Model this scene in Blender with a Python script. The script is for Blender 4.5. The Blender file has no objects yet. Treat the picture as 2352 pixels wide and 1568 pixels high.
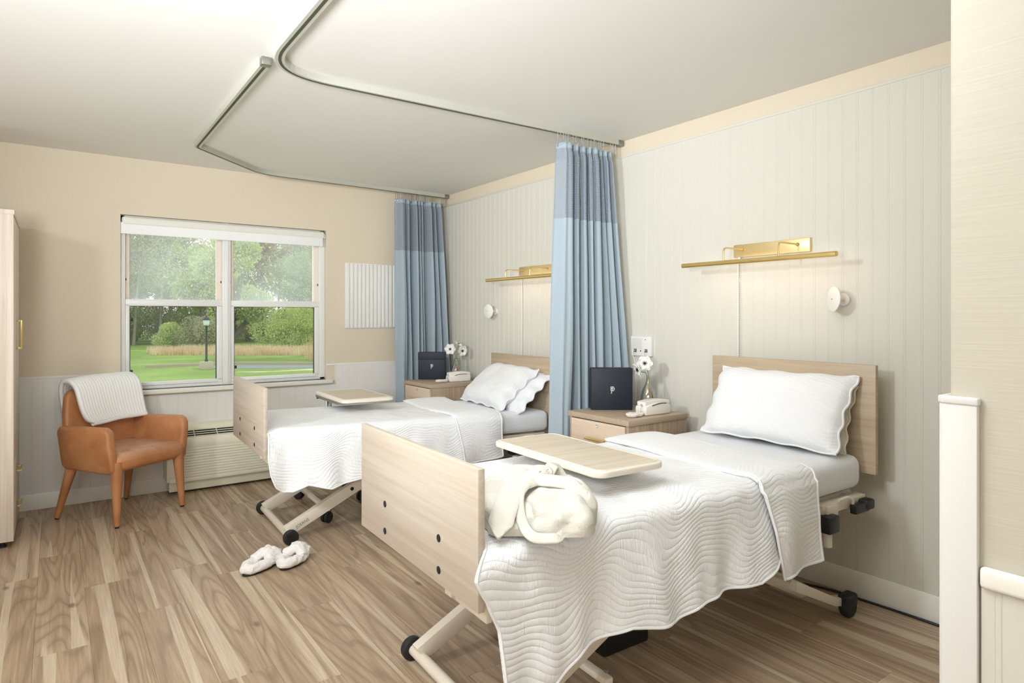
import bpy, bmesh, math, random
import numpy as np
from mathutils import Vector, Matrix, noise
PI = math.pi
random.seed(7)
S = bpy.context.scene
COL = S.collection

# ------------------------------------------------------------------ camera
YAW = math.atan2(1176-125, 1455.0)
cam_d = bpy.data.cameras.new('camera'); cam = bpy.data.objects.new('camera', cam_d)
COL.objects.link(cam)
cam.location = (-3.014, -5.323, 1.295)
cam.rotation_euler = (PI/2, 0, -YAW)
cam_d.sensor_fit = 'HORIZONTAL'; cam_d.sensor_width = 36
cam_d.lens = 1455.0/2352*36
cam_d.shift_y = -(784-727)/2352
cam_d.clip_start = .05; cam_d.clip_end = 500
S.camera = cam

# ------------------------------------------------------------------ world / lights / exposure
W = bpy.data.worlds.new('sky'); S.world = W; W.use_nodes = True
wn = W.node_tree; wn.nodes.clear()
wo = wn.nodes.new('ShaderNodeOutputWorld'); wb = wn.nodes.new('ShaderNodeBackground')
wg = wn.nodes.new('ShaderNodeNewGeometry'); ws = wn.nodes.new('ShaderNodeSeparateXYZ')
wr = wn.nodes.new('ShaderNodeValToRGB')
wr.color_ramp.elements[0].position = 0; wr.color_ramp.elements[0].color = (.93, .95, .95, 1)
wr.color_ramp.elements[1].position = 1; wr.color_ramp.elements[1].color = (.72, .80, .90, 1)
wn.links.new(wg.outputs['Incoming'], ws.inputs[0])
wa = wn.nodes.new('ShaderNodeMath'); wa.operation = 'ABSOLUTE'
wn.links.new(ws.outputs['Z'], wa.inputs[0]); wn.links.new(wa.outputs[0], wr.inputs[0])
wn.links.new(wr.outputs[0], wb.inputs['Color']); wb.inputs['Strength'].default_value = 1.9
wn.links.new(wb.outputs[0], wo.inputs[0])

def area(name, loc, target, size, power, color=(1, 1, 1), size_y=None):
    l = bpy.data.lights.new(name, 'AREA'); l.energy = power; l.color = color
    l.size = size
    if size_y: l.shape = 'RECTANGLE'; l.size_y = size_y
    o = bpy.data.objects.new(name, l); COL.objects.link(o); o.location = loc
    d = Vector(target)-Vector(loc); o.rotation_euler = d.to_track_quat('-Z', 'Y').to_euler()
    return o
LC = (.94, 1.0, 1.085)
fl = area('studio_flash', (-4.75, -3.5, 2.25), (0, -1.9, 2.0), .32, 25, LC); fl.data.spread = math.radians(110)
area('room_fill', (-4.2, -6.9, 1.8), (-1.6, -1.5, 1.3), 1.2, 26, LC, 1.0)
area('overhead_fill', (-2.7, -4.2, 2.42), (-2.7, -4.2, 0), 1.0, 20, LC, 1.0)  # added fill just under the ceiling, out of view; no known fixture there
area('ceiling_wash_left', (-4.4, -2.0, .3), (-4.2, -2.0, 2.44), .7, 19, LC, 3.4)
fw = area('ceiling_bounce_flash', (-3.8, -5.0, 1.5), (-2.7, -3.7, 2.44), .6, 47, LC); fw.data.spread = math.radians(100)
S.view_settings.view_transform = 'Standard'; S.view_settings.look = 'None'
S.view_settings.gamma = 1; S.view_settings.use_curve_mapping = False
S.view_settings.exposure = 0.2

# ------------------------------------------------------------------ helpers: objects
def tag(o, label=None, cat=None, group=None, kind=None):
    if label: o['label'] = label
    if cat: o['category'] = cat
    if group: o['group'] = group
    if kind: o['kind'] = kind
    return o
def thing(name, label, cat, loc=(0, 0, 0), rz=0, group=None, kind=None):
    o = bpy.data.objects.new(name, None); COL.objects.link(o)
    o.location = loc; o.rotation_euler = (0, 0, rz); o.empty_display_size = .1
    return tag(o, label, cat, group, kind)
def finish(bm, sharp=35, smooth=True):
    bmesh.ops.recalc_face_normals(bm, faces=bm.faces)
    if smooth:
        a = math.radians(sharp)
        for f in bm.faces: f.smooth = True
        for e in bm.edges:
            if len(e.link_faces) == 2 and e.calc_face_angle(0) > a: e.smooth = False
def obj(name, bm, m, parent=None, sharp=35, smooth=True, loc=None, recalc=True):
    if recalc: finish(bm, sharp, smooth)
    else:
        for f in bm.faces: f.smooth = smooth
    me = bpy.data.meshes.new(name); bm.to_mesh(me); bm.free()
    if m: me.materials.append(m)
    o = bpy.data.objects.new(name, me); COL.objects.link(o)
    if parent: o.parent = parent
    if loc: o.location = loc
    return o
def copy_tree(o, parent=None):
    c = o.copy(); COL.objects.link(c); c.parent = parent
    for ch in list(o.children): copy_tree(ch, c)
    return c
B = bmesh.new
def merge(dst, src, mat=None):
    if mat is not None: bmesh.ops.transform(src, matrix=mat, verts=src.verts)
    me = bpy.data.meshes.new('tmp'); src.to_mesh(me); src.free()
    dst.from_mesh(me); bpy.data.meshes.remove(me)
def box(bm, lo, hi, b=0, seg=2, mat=None):
    t = B(); bmesh.ops.create_cube(t, size=1)
    c = [(lo[i]+hi[i])/2 for i in range(3)]; s = [abs(hi[i]-lo[i]) for i in range(3)]
    for v in t.verts: v.co = Vector((v.co.x*s[0]+c[0], v.co.y*s[1]+c[1], v.co.z*s[2]+c[2]))
    if b > 0: bmesh.ops.bevel(t, geom=t.edges[:], offset=min(b, min(s)*.49), segments=seg, affect='EDGES', profile=.5)
    merge(bm, t, mat); return bm
def prism(bm, pts, plane, lo, hi, b=0, seg=3, mat=None):
    """polygon pts in plane 'xy','xz','yz' extruded lo..hi on the third axis"""
    t = B()
    def P(p, w):
        return {'xy': (p[0], p[1], w), 'xz': (p[0], w, p[1]), 'yz': (w, p[0], p[1])}[plane]
    a = [t.verts.new(P(p, lo)) for p in pts]; c = [t.verts.new(P(p, hi)) for p in pts]
    t.faces.new(a); t.faces.new(c[::-1]); n = len(pts)
    for i in range(n): t.faces.new((a[i], a[(i+1) % n], c[(i+1) % n], c[i]))
    bmesh.ops.recalc_face_normals(t, faces=t.faces)
    if b > 0:
        big = [e for e in t.edges if e.calc_face_angle(0) > .6]
        bmesh.ops.bevel(t, geom=big, offset=b, segments=seg, affect='EDGES', profile=.5)
    merge(bm, t, mat); return bm
def rrect(x0, y0, x1, y1, r, n=5):
    out = []
    for cx, cy, a in ((x1-r, y1-r, 0), (x0+r, y1-r, 90), (x0+r, y0+r, 180), (x1-r, y0+r, 270)):
        for i in range(n+1):
            t = math.radians(a+90*i/n); out.append((cx+r*math.cos(t), cy+r*math.sin(t)))
    return out
def tube(bm, pts, r, seg=8, closed=False, caps=True, sx=1, sy=1):
    pts = [Vector(p) for p in pts]; n = len(pts)
    R = r if isinstance(r, (list, tuple)) else [r]*n
    rings = []; up = None
    for i, p in enumerate(pts):
        if closed: d = pts[(i+1) % n]-pts[i-1]
        else: d = pts[min(i+1, n-1)]-pts[max(i-1, 0)]
        if d.length < 1e-9: d = Vector((0, 0, 1))
        d.normalize()
        if up is None:
            up = Vector((0, 0, 1)) if abs(d.z) < .9 else Vector((1, 0, 0))
        u = up-d*up.dot(d); u.normalize(); w = d.cross(u); up = u
        rings.append([bm.verts.new(p+(w*math.cos(2*PI*k/seg)*sx+u*math.sin(2*PI*k/seg)*sy)*R[i]) for k in range(seg)])
    m = n if closed else n-1
    for i in range(m):
        a, b2 = rings[i], rings[(i+1) % n]
        for k in range(seg): bm.faces.new((a[k], a[(k+1) % seg], b2[(k+1) % seg], b2[k]))
    if caps and not closed:
        bm.faces.new(rings[0][::-1]); bm.faces.new(rings[-1])
    return bm
def lathe(bm, prof, mat=None, seg=20, caps=True):
    t = B(); rings = []
    for r, z in prof: rings.append([t.verts.new((r*math.cos(2*PI*k/seg), r*math.sin(2*PI*k/seg), z)) for k in range(seg)])
    for a, c in zip(rings, rings[1:]):
        for k in range(seg): t.faces.new((a[k], a[(k+1) % seg], c[(k+1) % seg], c[k]))
    if caps:
        t.faces.new(rings[0][::-1]); t.faces.new(rings[-1])
    merge(bm, t, mat); return bm
def axis_mat(p, d):
    return Matrix.Translation(p) @ Vector(d).to_track_quat('Z', 'Y').to_matrix().to_4x4()
def cyl(bm, p0, p1, r, seg=16, b=0):
    p0 = Vector(p0); p1 = Vector(p1); L = (p1-p0).length
    pr = [(r-b, 0), (r, b), (r, L-b), (r-b, L)] if b else [(r, 0), (r, L)]
    return lathe(bm, pr, axis_mat(p0, p1-p0), seg)
def grid(bm, fn, nu, nv, uvf=None, cu=False):
    vs = [[bm.verts.new(fn(i/nu, j/nv)) for j in range(nv+1)] for i in range(nu if cu else nu+1)]
    uvl = bm.loops.layers.uv.verify() if uvf else None
    for i in range(nu):
        for j in range(nv):
            i2 = (i+1) % nu if cu else i+1
            f = bm.faces.new((vs[i][j], vs[i2][j], vs[i2][j+1], vs[i][j+1]))
            if uvl:
                for l, (a, c) in zip(f.loops, ((i, j), (i+1, j), (i+1, j+1), (i, j+1))): l[uvl].uv = uvf(a/nu, c/nv)
    return vs
def fbm(x, y, z, s=1): return noise.noise(Vector((x*s, y*s, z*s)))
def solid(o, t, off=-1):
    m = o.modifiers.new('thickness', 'SOLIDIFY'); m.thickness = t; m.offset = off; return o
def interp(x, tab):
    return float(np.interp(x, [a for a, _ in tab], [b for _, b in tab]))
def smoothcurve(pts, n=8):
    P = [Vector(p) for p in pts]; out = []
    for i in range(len(P)-1):
        p0, p1, p2, p3 = P[max(i-1, 0)], P[i], P[i+1], P[min(i+2, len(P)-1)]
        for k in range(n):
            t = k/n
            out.append(.5*((2*p1)+(p2-p0)*t+(2*p0-5*p1+4*p2-p3)*t*t+(3*p1-p0-3*p2+p3)*t**3))
    out.append(P[-1]); return out

# ------------------------------------------------------------------ helpers: materials
def srgb(r, g, b):
    f = lambda c: (c/255/12.92) if c/255 <= .04045 else ((c/255+.055)/1.055)**2.4
    return (f(r), f(g), f(b), 1)
class NT:
    def __init__(s, name):
        s.m = bpy.data.materials.new(name); s.m.use_nodes = True; s.t = s.m.node_tree; s.t.nodes.clear()
        s.out = s.t.nodes.new('ShaderNodeOutputMaterial')
    def n(s, typ, ins=None, **props):
        nd = s.t.nodes.new('ShaderNode'+typ)
        for k, v in props.items(): setattr(nd, k, v)
        for k, v in (ins or {}).items():
            if isinstance(v, bpy.types.NodeSocket): s.t.links.new(v, nd.inputs[k])
            else: nd.inputs[k].default_value = v
        return nd
    def math(s, op, a, b=0.0, c=0.0): return s.n('Math', {0: a, 1: b, 2: c}, operation=op).outputs[0]
    def coord(s, which='Object', scale=(1, 1, 1), loc=(0, 0, 0), rot=(0, 0, 0)):
        tc = s.n('TexCoord'); mp = s.n('Mapping', {'Vector': tc.outputs[which], 'Scale': scale, 'Location': loc, 'Rotation': rot})
        return mp.outputs[0]
    def noise(s, vec, scale=5, detail=3, rough=.5, dist=0, lac=2):
        return s.n('TexNoise', {'Vector': vec, 'Scale': scale, 'Detail': detail, 'Roughness': rough, 'Distortion': dist}).outputs[0]
    def ramp(s, fac, stops, interp='LINEAR'):
        r = s.n('ValToRGB', {0: fac}); cr = r.color_ramp; cr.interpolation = interp
        while len(cr.elements) < len(stops): cr.elements.new(.5)
        for e, (p, c) in zip(cr.elements, stops): e.position = p; e.color = c if not isinstance(c, (int, float)) else (c, c, c, 1)
        return r.outputs[0]
    def mix(s, fac, a, b, blend='MIX'):
        nd = s.n('Mix', data_type='RGBA', blend_type=blend)
        for i, v in ((0, fac), (6, a), (7, b)):
            if isinstance(v, bpy.types.NodeSocket): s.t.links.new(v, nd.inputs[i])
            else: nd.inputs[i].default_value = v
        return nd.outputs[2]
    def bump(s, h, strength=.3, dist=.002, normal=None):
        ins = {'Height': h, 'Strength': strength, 'Distance': dist}
        if normal is not None: ins['Normal'] = normal
        return s.n('Bump', ins).outputs[0]
    def principled(s, color, rough=.5, normal=None, **kw):
        ins = {'Base Color': color, 'Roughness': rough}
        if normal is not None: ins['Normal'] = normal
        ins.update(kw)
        p = s.n('BsdfPrincipled', ins); s.t.links.new(p.outputs[0], s.out.inputs[0]); return p
    def surf(s, sh): s.t.links.new(sh, s.out.inputs[0])
def plain(name, col, rough=.5, nscale=60, bstr=.05, var=.03, **kw):
    t = NT(name); v = t.coord()
    n = t.noise(v, nscale, 3)
    c2 = tuple(max(0, c*(1-var*2)) for c in col[:3])+(1,)
    c = t.mix(t.noise(v, 3, 2), col, c2)
    t.principled(c, rough, t.bump(n, bstr, .001), **kw); return t.m
def wood(name, light, dark, axis='Y', scale=1.0, contrast=1.0, rough=.45):
    """straight laminate grain running along axis"""
    t = NT(name); hi, lo = 55*scale, 1.6*scale
    sc = {'X': (lo, hi, hi), 'Y': (hi, lo, hi), 'Z': (hi, hi, lo)}[axis]
    v = t.coord(scale=sc)
    f = t.noise(v, 1, 4, .6, .4)
    sc2 = {'X': (.5, 9, 9), 'Y': (9, .5, 9), 'Z': (9, 9, .5)}[axis]
    g = t.noise(t.coord(scale=sc2), 1, 3, .55, .6)
    a = t.math('ADD', t.math('MULTIPLY', f, .6), t.math('MULTIPLY', g, .4))
    c = t.ramp(a, [(.5-.16/contrast, dark), (.5+.12/contrast, light)])
    t.principled(c, rough, t.bump(f, .12, .0006)); return t.m

M = {}
M['oak'] = wood('pale_oak_laminate_across', srgb(205, 193, 175), srgb(184, 169, 149), 'Y')
M['oakx'] = wood('pale_oak_laminate_depth', srgb(229, 214, 196), srgb(203, 184, 162), 'X')
M['oakz'] = wood('pale_oak_laminate_upright', srgb(232, 220, 205), srgb(208, 193, 174), 'Z')
M['nsz'] = wood('nightstand_oak_upright_shaded', srgb(184, 163, 138), srgb(146, 124, 101), 'Z')  # darker copy of the front laminate: shade of the sides put into the colour
M['nsy'] = wood('nightstand_oak_front_lit', srgb(222, 201, 178), srgb(200, 176, 150), 'Y')  # same laminate kept lighter for the lit front
M['nstop'] = wood('nightstand_oak_top', srgb(190, 170, 145), srgb(162, 141, 117), 'X', contrast=.8)
M['head'] = wood('headboard_oak', srgb(196, 177, 150), srgb(166, 145, 117), 'Y', contrast=.9)
M['table'] = wood('table_top_laminate', srgb(221, 208, 186), srgb(196, 180, 153), 'X')
M['table_edge'] = plain('table_edge_cream', srgb(236, 226, 208), .4)
M['cream_metal'] = plain('cream_painted_metal', srgb(236, 226, 208), .35, bstr=.02)
M['letter'] = plain('grey_printed_lettering', srgb(120, 112, 98), .6)
M['black'] = plain('black_plastic', (.012, .012, .013, 1), .4)
M['rubber'] = plain('black_rubber', (.018, .018, .02, 1), .65)
M['dark'] = plain('dark_recess', (.01, .01, .009, 1), .8)
M['grey_metal'] = plain('grey_cast_metal', srgb(150, 148, 140), .35, Metallic=.8)
M['chrome'] = plain('chrome', (.75, .76, .78, 1), .12, bstr=0, Metallic=1.0)
M['brass'] = plain('brushed_brass', srgb(232, 204, 136), .3, nscale=200, bstr=.05, Metallic=.92)
M['brass_plate'] = plain('satin_brass_plate', srgb(240, 216, 160), .38, nscale=200, bstr=.05, Metallic=.75)
M['white_plastic'] = plain('white_plastic', srgb(236, 233, 226), .3, bstr=.01)
M['phone'] = plain('offwhite_phone_plastic', srgb(236, 231, 220), .28, bstr=.01)
M['vinyl'] = plain('white_window_vinyl', srgb(232, 231, 224), .35, bstr=.01)
M['track'] = plain('beige_window_track', srgb(238, 222, 208), .5)
M['stone'] = plain('cream_window_sill', srgb(233, 229, 216), .35, bstr=.02)
M['shade'] = plain('white_shade_fabric', srgb(244, 244, 240), .8, nscale=400)
M['cassette'] = plain('offwhite_shade_cassette', srgb(232, 229, 216), .45)
M['trim'] = plain('white_trim_paint', srgb(238, 235, 224), .35, bstr=.02)
M['guard'] = plain('white_vinyl_corner_guard', srgb(222, 220, 213), .4, bstr=.04)
M['ptac'] = plain('beige_air_conditioner_plastic', srgb(236, 231, 208), .45, bstr=.03)
M['rail'] = plain('aluminium_track', srgb(196, 194, 180), .38, bstr=.02, Metallic=.25)
M['railslot'] = plain('track_slot', srgb(70, 70, 56), .7)
M['navy'] = plain('navy_card', srgb(20, 28, 39), .6, bstr=.05)
M['mark'] = plain('silver_foil', srgb(230, 232, 236), .4)
M['leather_dark'] = plain('black_foot_cap', (.02, .02, .02, 1), .5)

def m_ceiling():
    t = NT('painted_ceiling'); v = t.coord()
    n = t.noise(v, 90, 3)
    t.principled(t.mix(t.noise(v, .8, 2), srgb(232, 230, 222), srgb(229, 226, 218)), .75, t.bump(n, .08, .001)); return t.m
M['ceiling'] = m_ceiling()
def m_paper(name, c1, c2, horizontal=False):
    t = NT(name); sc = (6, 6, 260) if horizontal else (220, 220, 3)
    v = t.coord(scale=sc); n = t.noise(v, 1, 3, .6)
    w = t.noise(t.coord(), 1.2, 2)
    c = t.mix(t.math('ADD', t.math('MULTIPLY', n, .7), t.math('MULTIPLY', w, .3)), c1, c2)
    t.principled(c, .7, t.bump(n, .25, .001)); return t.m
M['paper'] = m_paper('cream_wallpaper', srgb(221, 208, 184), srgb(215, 201, 176))
M['paper_h'] = m_paper('ribbed_ivory_wallpaper', srgb(203, 197, 181), srgb(184, 177, 159), True)
M['bead'] = m_paper('grey_beadboard', srgb(213, 209, 196), srgb(210, 206, 193))
M['bead_low'] = m_paper('grey_wainscot', srgb(230, 226, 218), srgb(227, 223, 215))
M['groove'] = plain('grey_beadboard_backing', srgb(205, 200, 187), .7)

def m_floor():
    t = NT('wood_vinyl_plank'); oi = t.n('ObjectInfo')
    rnd = oi.outputs['Random']
    tc = t.n('TexCoord')
    off = t.n('CombineXYZ', {0: t.math('MULTIPLY', rnd, 37.0), 1: t.math('MULTIPLY', rnd, 91.0), 2: t.math('MULTIPLY', rnd, 13.0)})
    p = t.n('VectorMath', {0: tc.outputs['Object'], 1: off.outputs[0]}, operation='ADD').outputs[0]
    def sc(x, y): return t.n('Mapping', {'Vector': p, 'Scale': (x, y, 1)}).outputs[0]
    big = t.noise(sc(5.5, .5), 1, .6, .5, .35)                       # contour field for cathedral grain
    lines = t.math('SINE', t.math('MULTIPLY', big, 95.0))
    lines = t.ramp(t.math('MULTIPLY_ADD', lines, .5, .5), [(0, 0), (.8, .35), (1, 1)])
    fine = t.noise(sc(190, 5), 1, 4, .65)
    mid = t.noise(sc(38, 1.6), 1, 4, .6, .8)
    sap = t.ramp(t.noise(sc(17, .28), 1, 1, .4, .15), [(.585, 0), (.61, 1)])
    crack = t.ramp(t.noise(sc(26, .9), 1, 3, .6, 1.2), [(.27, 1), (.335, 0)])
    base = t.ramp(mid, [(.3, srgb(168, 145, 119)), (.52, srgb(189, 166, 138)), (.7, srgb(204, 183, 154))])
    base = t.mix(t.math('MULTIPLY', lines, .55), base, srgb(136, 114, 92))
    tone = t.ramp(rnd, [(0, srgb(232, 226, 220)), (.5, srgb(246, 243, 240)), (1, srgb(255, 255, 255))])
    base = t.mix(1.0, base, tone, 'MULTIPLY')
    sapc = t.ramp(mid, [(.3, srgb(197, 178, 150)), (.7, srgb(214, 197, 170))])
    c = t.mix(t.math('MULTIPLY', sap, .85), base, sapc)
    c = t.mix(t.math('MULTIPLY', crack, .75), c, srgb(98, 76, 58))
    c = t.mix(t.math('MULTIPLY', t.ramp(fine, [(.35, 1), (.6, 0)]), .25), c, srgb(120, 97, 76))
    vo = t.n('TexVoronoi', {'Vector': sc(4.2, 1.9), 'Scale': 1.0}, feature='F1')
    knot = t.ramp(vo.outputs['Distance'], [(.03, 1), (.075, 0)])
    c = t.mix(t.math('MULTIPLY', knot, .7), c, srgb(96, 74, 55))
    t.principled(c, t.ramp(fine, [(.2, .5), (.8, .38)]), t.bump(fine, .12, .0006)); return t.m
M['floor'] = m_floor()
M['subfloor'] = plain('floor_joint', srgb(120, 99, 78), .7)

def m_quilt(name, wave=1.0, col=srgb(249, 249, 248)):
    t = NT(name); tc = t.n('TexCoord'); sx = t.n('SeparateXYZ', {0: tc.outputs['UV']})
    u, v = sx.outputs[0], sx.outputs[1]
    w1 = t.math('SINE', t.math('MULTIPLY_ADD', u, 15.0, t.math('MULTIPLY', v, 5.0)))
    w3 = t.math('MULTIPLY', t.math('SINE', t.math('MULTIPLY_ADD', u, 11.0, 1.3)), t.math('SINE', t.math('MULTIPLY', v, 21.0)))
    w2 = t.math('SINE', t.math('MULTIPLY_ADD', u, 31.0, t.math('MULTIPLY', v, 9.0)))
    nz = t.noise(tc.outputs['UV'], 3.0, 2)
    ph = t.math('ADD', t.math('MULTIPLY', v, 330.0), t.math('ADD', t.math('MULTIPLY', w1, 10.0), t.math('ADD', t.math('ADD', t.math('MULTIPLY', w2, 3.4), t.math('MULTIPLY', w3, 6.5)), t.math('MULTIPLY', nz, 30.0))))
    ridge = t.math('ABSOLUTE', t.math('SINE', t.math('MULTIPLY', ph, .5)))
    ridge = t.math('POWER', ridge, .45)
    cr = t.n('Mapping', {'Vector': tc.outputs['UV'], 'Scale': (150, 30, 1)}).outputs[0]
    crn = t.noise(cr, 1, 2, .6, .6)
    cr2 = t.noise(tc.outputs['UV'], 9, 3)
    h = t.math('ADD', ridge, t.math('ADD', t.math('MULTIPLY', crn, 1.15), t.math('MULTIPLY', cr2, .8)))
    b = t.bump(h, .52*wave, .0048)
    wv = t.noise(tc.outputs['UV'], 900, 1)
    b = t.bump(wv, .05, .0006, b)
    t.principled(col, .85, b, **{'Sheen Weight': .15}); return t.m
M['quilt'] = m_quilt('white_wavy_quilting')
M['quilt_back'] = m_quilt('white_quilt_flap', .8)
def m_cloth(name, col, rough=.85, s=4, strength=.25, dist=.012, weave=700):
    t = NT(name); v = t.coord()
    n = t.noise(v, s, 4, .55, .8)
    b = t.bump(n, strength, dist); b = t.bump(t.noise(v, weave, 1), .06, .0006, b)
    t.principled(col, rough, b, **{'Sheen Weight': .15}); return t.m
M['sheet'] = m_cloth('pale_grey_sheet', srgb(240, 241, 243), s=5)
M['pillow'] = m_cloth('white_pillow_sham', srgb(245, 244, 243), s=7, strength=.3)
M['pillow2'] = m_cloth('cream_pillow', srgb(226, 219, 204), s=6)
M['robe'] = m_cloth('ivory_robe', srgb(219, 214, 201), s=14, strength=.5, dist=.02)
M['fluff'] = m_cloth('white_fluff', srgb(246, 241, 236), s=70, strength=.7, dist=.01, weave=300)
M['fluff_lining'] = m_cloth('blush_lining', srgb(226, 168, 140), s=40)
def m_knit():
    t = NT('white_ribbed_knit'); tc = t.n('TexCoord'); sx = t.n('SeparateXYZ', {0: tc.outputs['UV']})
    r = t.math('ABSOLUTE', t.math('SINE', t.math('MULTIPLY', sx.outputs[0], 165.0)))
    k = t.noise(tc.outputs['UV'], 140, 2)
    h = t.math('ADD', r, t.math('MULTIPLY', k, .5))
    t.principled(srgb(246, 245, 241), .9, t.bump(h, .4, .006), **{'Sheen Weight': .2}); return t.m
M['knit'] = m_knit()
def m_leather():
    t = NT('cognac_leather'); v = t.coord()
    n = t.noise(v, 4, 4, .6, .5); g = t.n('TexVoronoi', {'Vector': v, 'Scale': 420}).outputs['Distance']
    c = t.ramp(n, [(.3, srgb(160, 104, 64)), (.5, srgb(184, 125, 80)), (.72, srgb(202, 146, 102))])
    b = t.bump(g, .08, .0006); b = t.bump(n, .2, .006, b)
    t.principled(c, .48, b); return t.m
M['leather'] = m_leather()
def m_leather_seat():
    t = NT('pale_top_tan_leather'); v = t.coord()
    n = t.noise(v, 7, 4, .6, .5)
    sp = t.n('SeparateXYZ', {0: t.n('TexCoord').outputs['Object']})
    up = t.ramp(sp.outputs[2], [(.40, 0), (.455, 1)])  # mask by height: leather turns paler towards the seat top
    c1 = t.ramp(n, [(.3, srgb(178, 116, 70)), (.7, srgb(200, 140, 92))])
    c2 = t.ramp(n, [(.35, srgb(178, 130, 96)), (.65, srgb(206, 165, 133))])
    t.principled(t.mix(up, c1, c2), .5, t.bump(n, .3, .008)); return t.m
M['leather_seat'] = m_leather_seat()
def m_curtain():
    t = NT('blue_curtain_cloth'); v = t.coord(scale=(500, 500, 60)); n = t.noise(v, 1, 2)
    c = t.mix(n, srgb(168, 181, 187), srgb(149, 163, 171))
    t.principled(c, .8, t.bump(n, .15, .0008), **{'Sheen Weight': .2}); return t.m
M['curtain'] = m_curtain()
def m_mesh():
    t = NT('blue_curtain_netting'); tc = t.n('TexCoord'); sx = t.n('SeparateXYZ', {0: tc.outputs['UV']})
    a = t.math('SINE', t.math('MULTIPLY', sx.outputs[0], 700.0)); b = t.math('SINE', t.math('MULTIPLY', sx.outputs[1], 620.0))
    hole = t.math('MULTIPLY', t.math('GREATER_THAN', a, .1), t.math('GREATER_THAN', b, -.5))
    p = t.n('BsdfPrincipled', {'Base Color': srgb(142, 153, 162), 'Roughness': .85})
    tr = t.n('BsdfTransparent'); mx = t.n('MixShader', {0: t.math('MULTIPLY', hole, .55), 1: p.outputs[0], 2: tr.outputs[0]})
    t.surf(mx.outputs[0]); return t.m
M['netting'] = m_mesh()
def m_glass(name, haze, speck=0, tint=(1, 1, 1, 1)):
    t = NT(name); v = t.coord()
    gl = t.n('BsdfGlossy', {'Color': (1, 1, 1, 1), 'Roughness': .02})
    tr = t.n('BsdfTransparent', {'Color': tint})
    fr = t.n('Fresnel', {'IOR': 1.45})
    m1 = t.n('MixShader', {0: t.math('MULTIPLY', fr.outputs[0], .35), 1: tr.outputs[0], 2: gl.outputs[0]})
    df = t.n('BsdfTranslucent', {'Color': (.93, .95, .95, 1)})
    hz = t.math('MULTIPLY', t.noise(v, 2.2, 3), haze*2)
    if speck: 
        sp = t.ramp(t.noise(v, 90, 2), [(.56, 0), (.62, speck)]); hz = t.math('ADD', hz, t.math('MULTIPLY', sp, t.ramp(t.noise(v, 1.6, 2), [(.45, 0), (.6, 1)])))
    m2 = t.n('MixShader', {0: hz, 1: m1.outputs[0], 2: df.outputs[0]})
    t.surf(m2.outputs[0]); return t.m
M['pane_up'] = m_glass('hazy_upper_glass', .2, .12)
M['pane_low'] = m_glass('clear_lower_glass', .02, 0, (.86, .88, .86, 1))
def m_vase():
    t = NT('iridescent_vase_glass'); lw = t.n('LayerWeight', {'Blend': .35})
    v = t.coord(); n = t.noise(v, 14, 2)
    h = t.math('ADD', t.math('MULTIPLY', lw.outputs['Facing'], 1.3), t.math('MULTIPLY', n, .9))
    c = t.ramp(h, [(.25, (.95, .55, .7, 1)), (.42, (.95, .7, .85, 1)), (.55, (.97, .92, .6, 1)), (.7, (.65, .93, .8, 1)), (.85, (.6, .78, .97, 1)), (1, (.82, .66, .94, 1))])
    g = t.n('BsdfGlossy', {'Color': c, 'Roughness': .08}); tr = t.n('BsdfTransparent', {'Color': t.mix(.6, (1, 1, 1, 1), c)})
    mx = t.n('MixShader', {0: t.math('MULTIPLY_ADD', lw.outputs['Facing'], .55, .22), 1: tr.outputs[0], 2: g.outputs[0]})
    t.surf(mx.outputs[0]); return t.m
M['vase'] = m_vase()
M['petal'] = plain('white_petal', srgb(240, 238, 228), .6, bstr=.1)
M['stamen'] = plain('black_flower_centre', (.01, .01, .012, 1), .6)
M['stem'] = plain('green_stem', srgb(118, 132, 60), .5)
def m_foliage(name, c1, c2, c3):
    t = NT(name); oi = t.n('ObjectInfo'); v = t.coord('Object')
    n = t.noise(v, .9, 3); n2 = t.noise(v, 7, 1)
    a = t.math('ADD', t.math('MULTIPLY', n, .6), t.math('ADD', t.math('MULTIPLY', n2, .3), t.math('MULTIPLY', oi.outputs['Random'], .14)))
    c = t.ramp(a, [(.33, c1), (.52, c2), (.68, c3)])
    d = t.n('BsdfDiffuse', {'Color': c}); tl = t.n('BsdfTranslucent', {'Color': c})
    t.surf(t.n('MixShader', {0: .45, 1: d.outputs[0], 2: tl.outputs[0]}).outputs[0]); return t.m
M['leafA'] = m_foliage('spring_leaves', srgb(168, 178, 122), srgb(198, 208, 140), srgb(224, 228, 148))
M['leafB'] = m_foliage('sparse_dull_leaves', srgb(172, 166, 142), srgb(194, 190, 156), srgb(212, 212, 172))
M['leafC'] = m_foliage('reddish_bud_leaves', srgb(150, 110, 92), srgb(178, 140, 118), srgb(196, 180, 130))
M['leafD'] = m_foliage('deep_green_leaves', srgb(146, 158, 116), srgb(170, 184, 128), srgb(194, 206, 140))
M['bark'] = plain('grey_bark', srgb(164, 154, 140), .9, nscale=8, bstr=.5, var=.2)
M['bark_dark'] = plain('dark_bark', srgb(104, 94, 82), .9, nscale=8, bstr=.5, var=.2)
def m_lawn():
    t = NT('mown_lawn'); v = t.coord(); n = t.noise(v, .25, 4); n2 = t.noise(v, 6, 3)
    c = t.ramp(t.math('ADD', t.math('MULTIPLY', n, .7), t.math('MULTIPLY', n2, .3)), [(.35, srgb(112, 138, 56)), (.5, srgb(134, 158, 66)), (.65, srgb(158, 178, 84))])
    t.principled(c, .9, t.bump(n2, .3, .05)); return t.m
M['lawn'] = m_lawn()
M['asphalt'] = plain('grey_asphalt', srgb(150, 152, 150), .9, nscale=20)
M['kerb'] = plain('pale_kerb', srgb(176, 160, 140), .8)
M['sand'] = plain('pale_path', srgb(226, 208, 178), .9, nscale=10)
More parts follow.
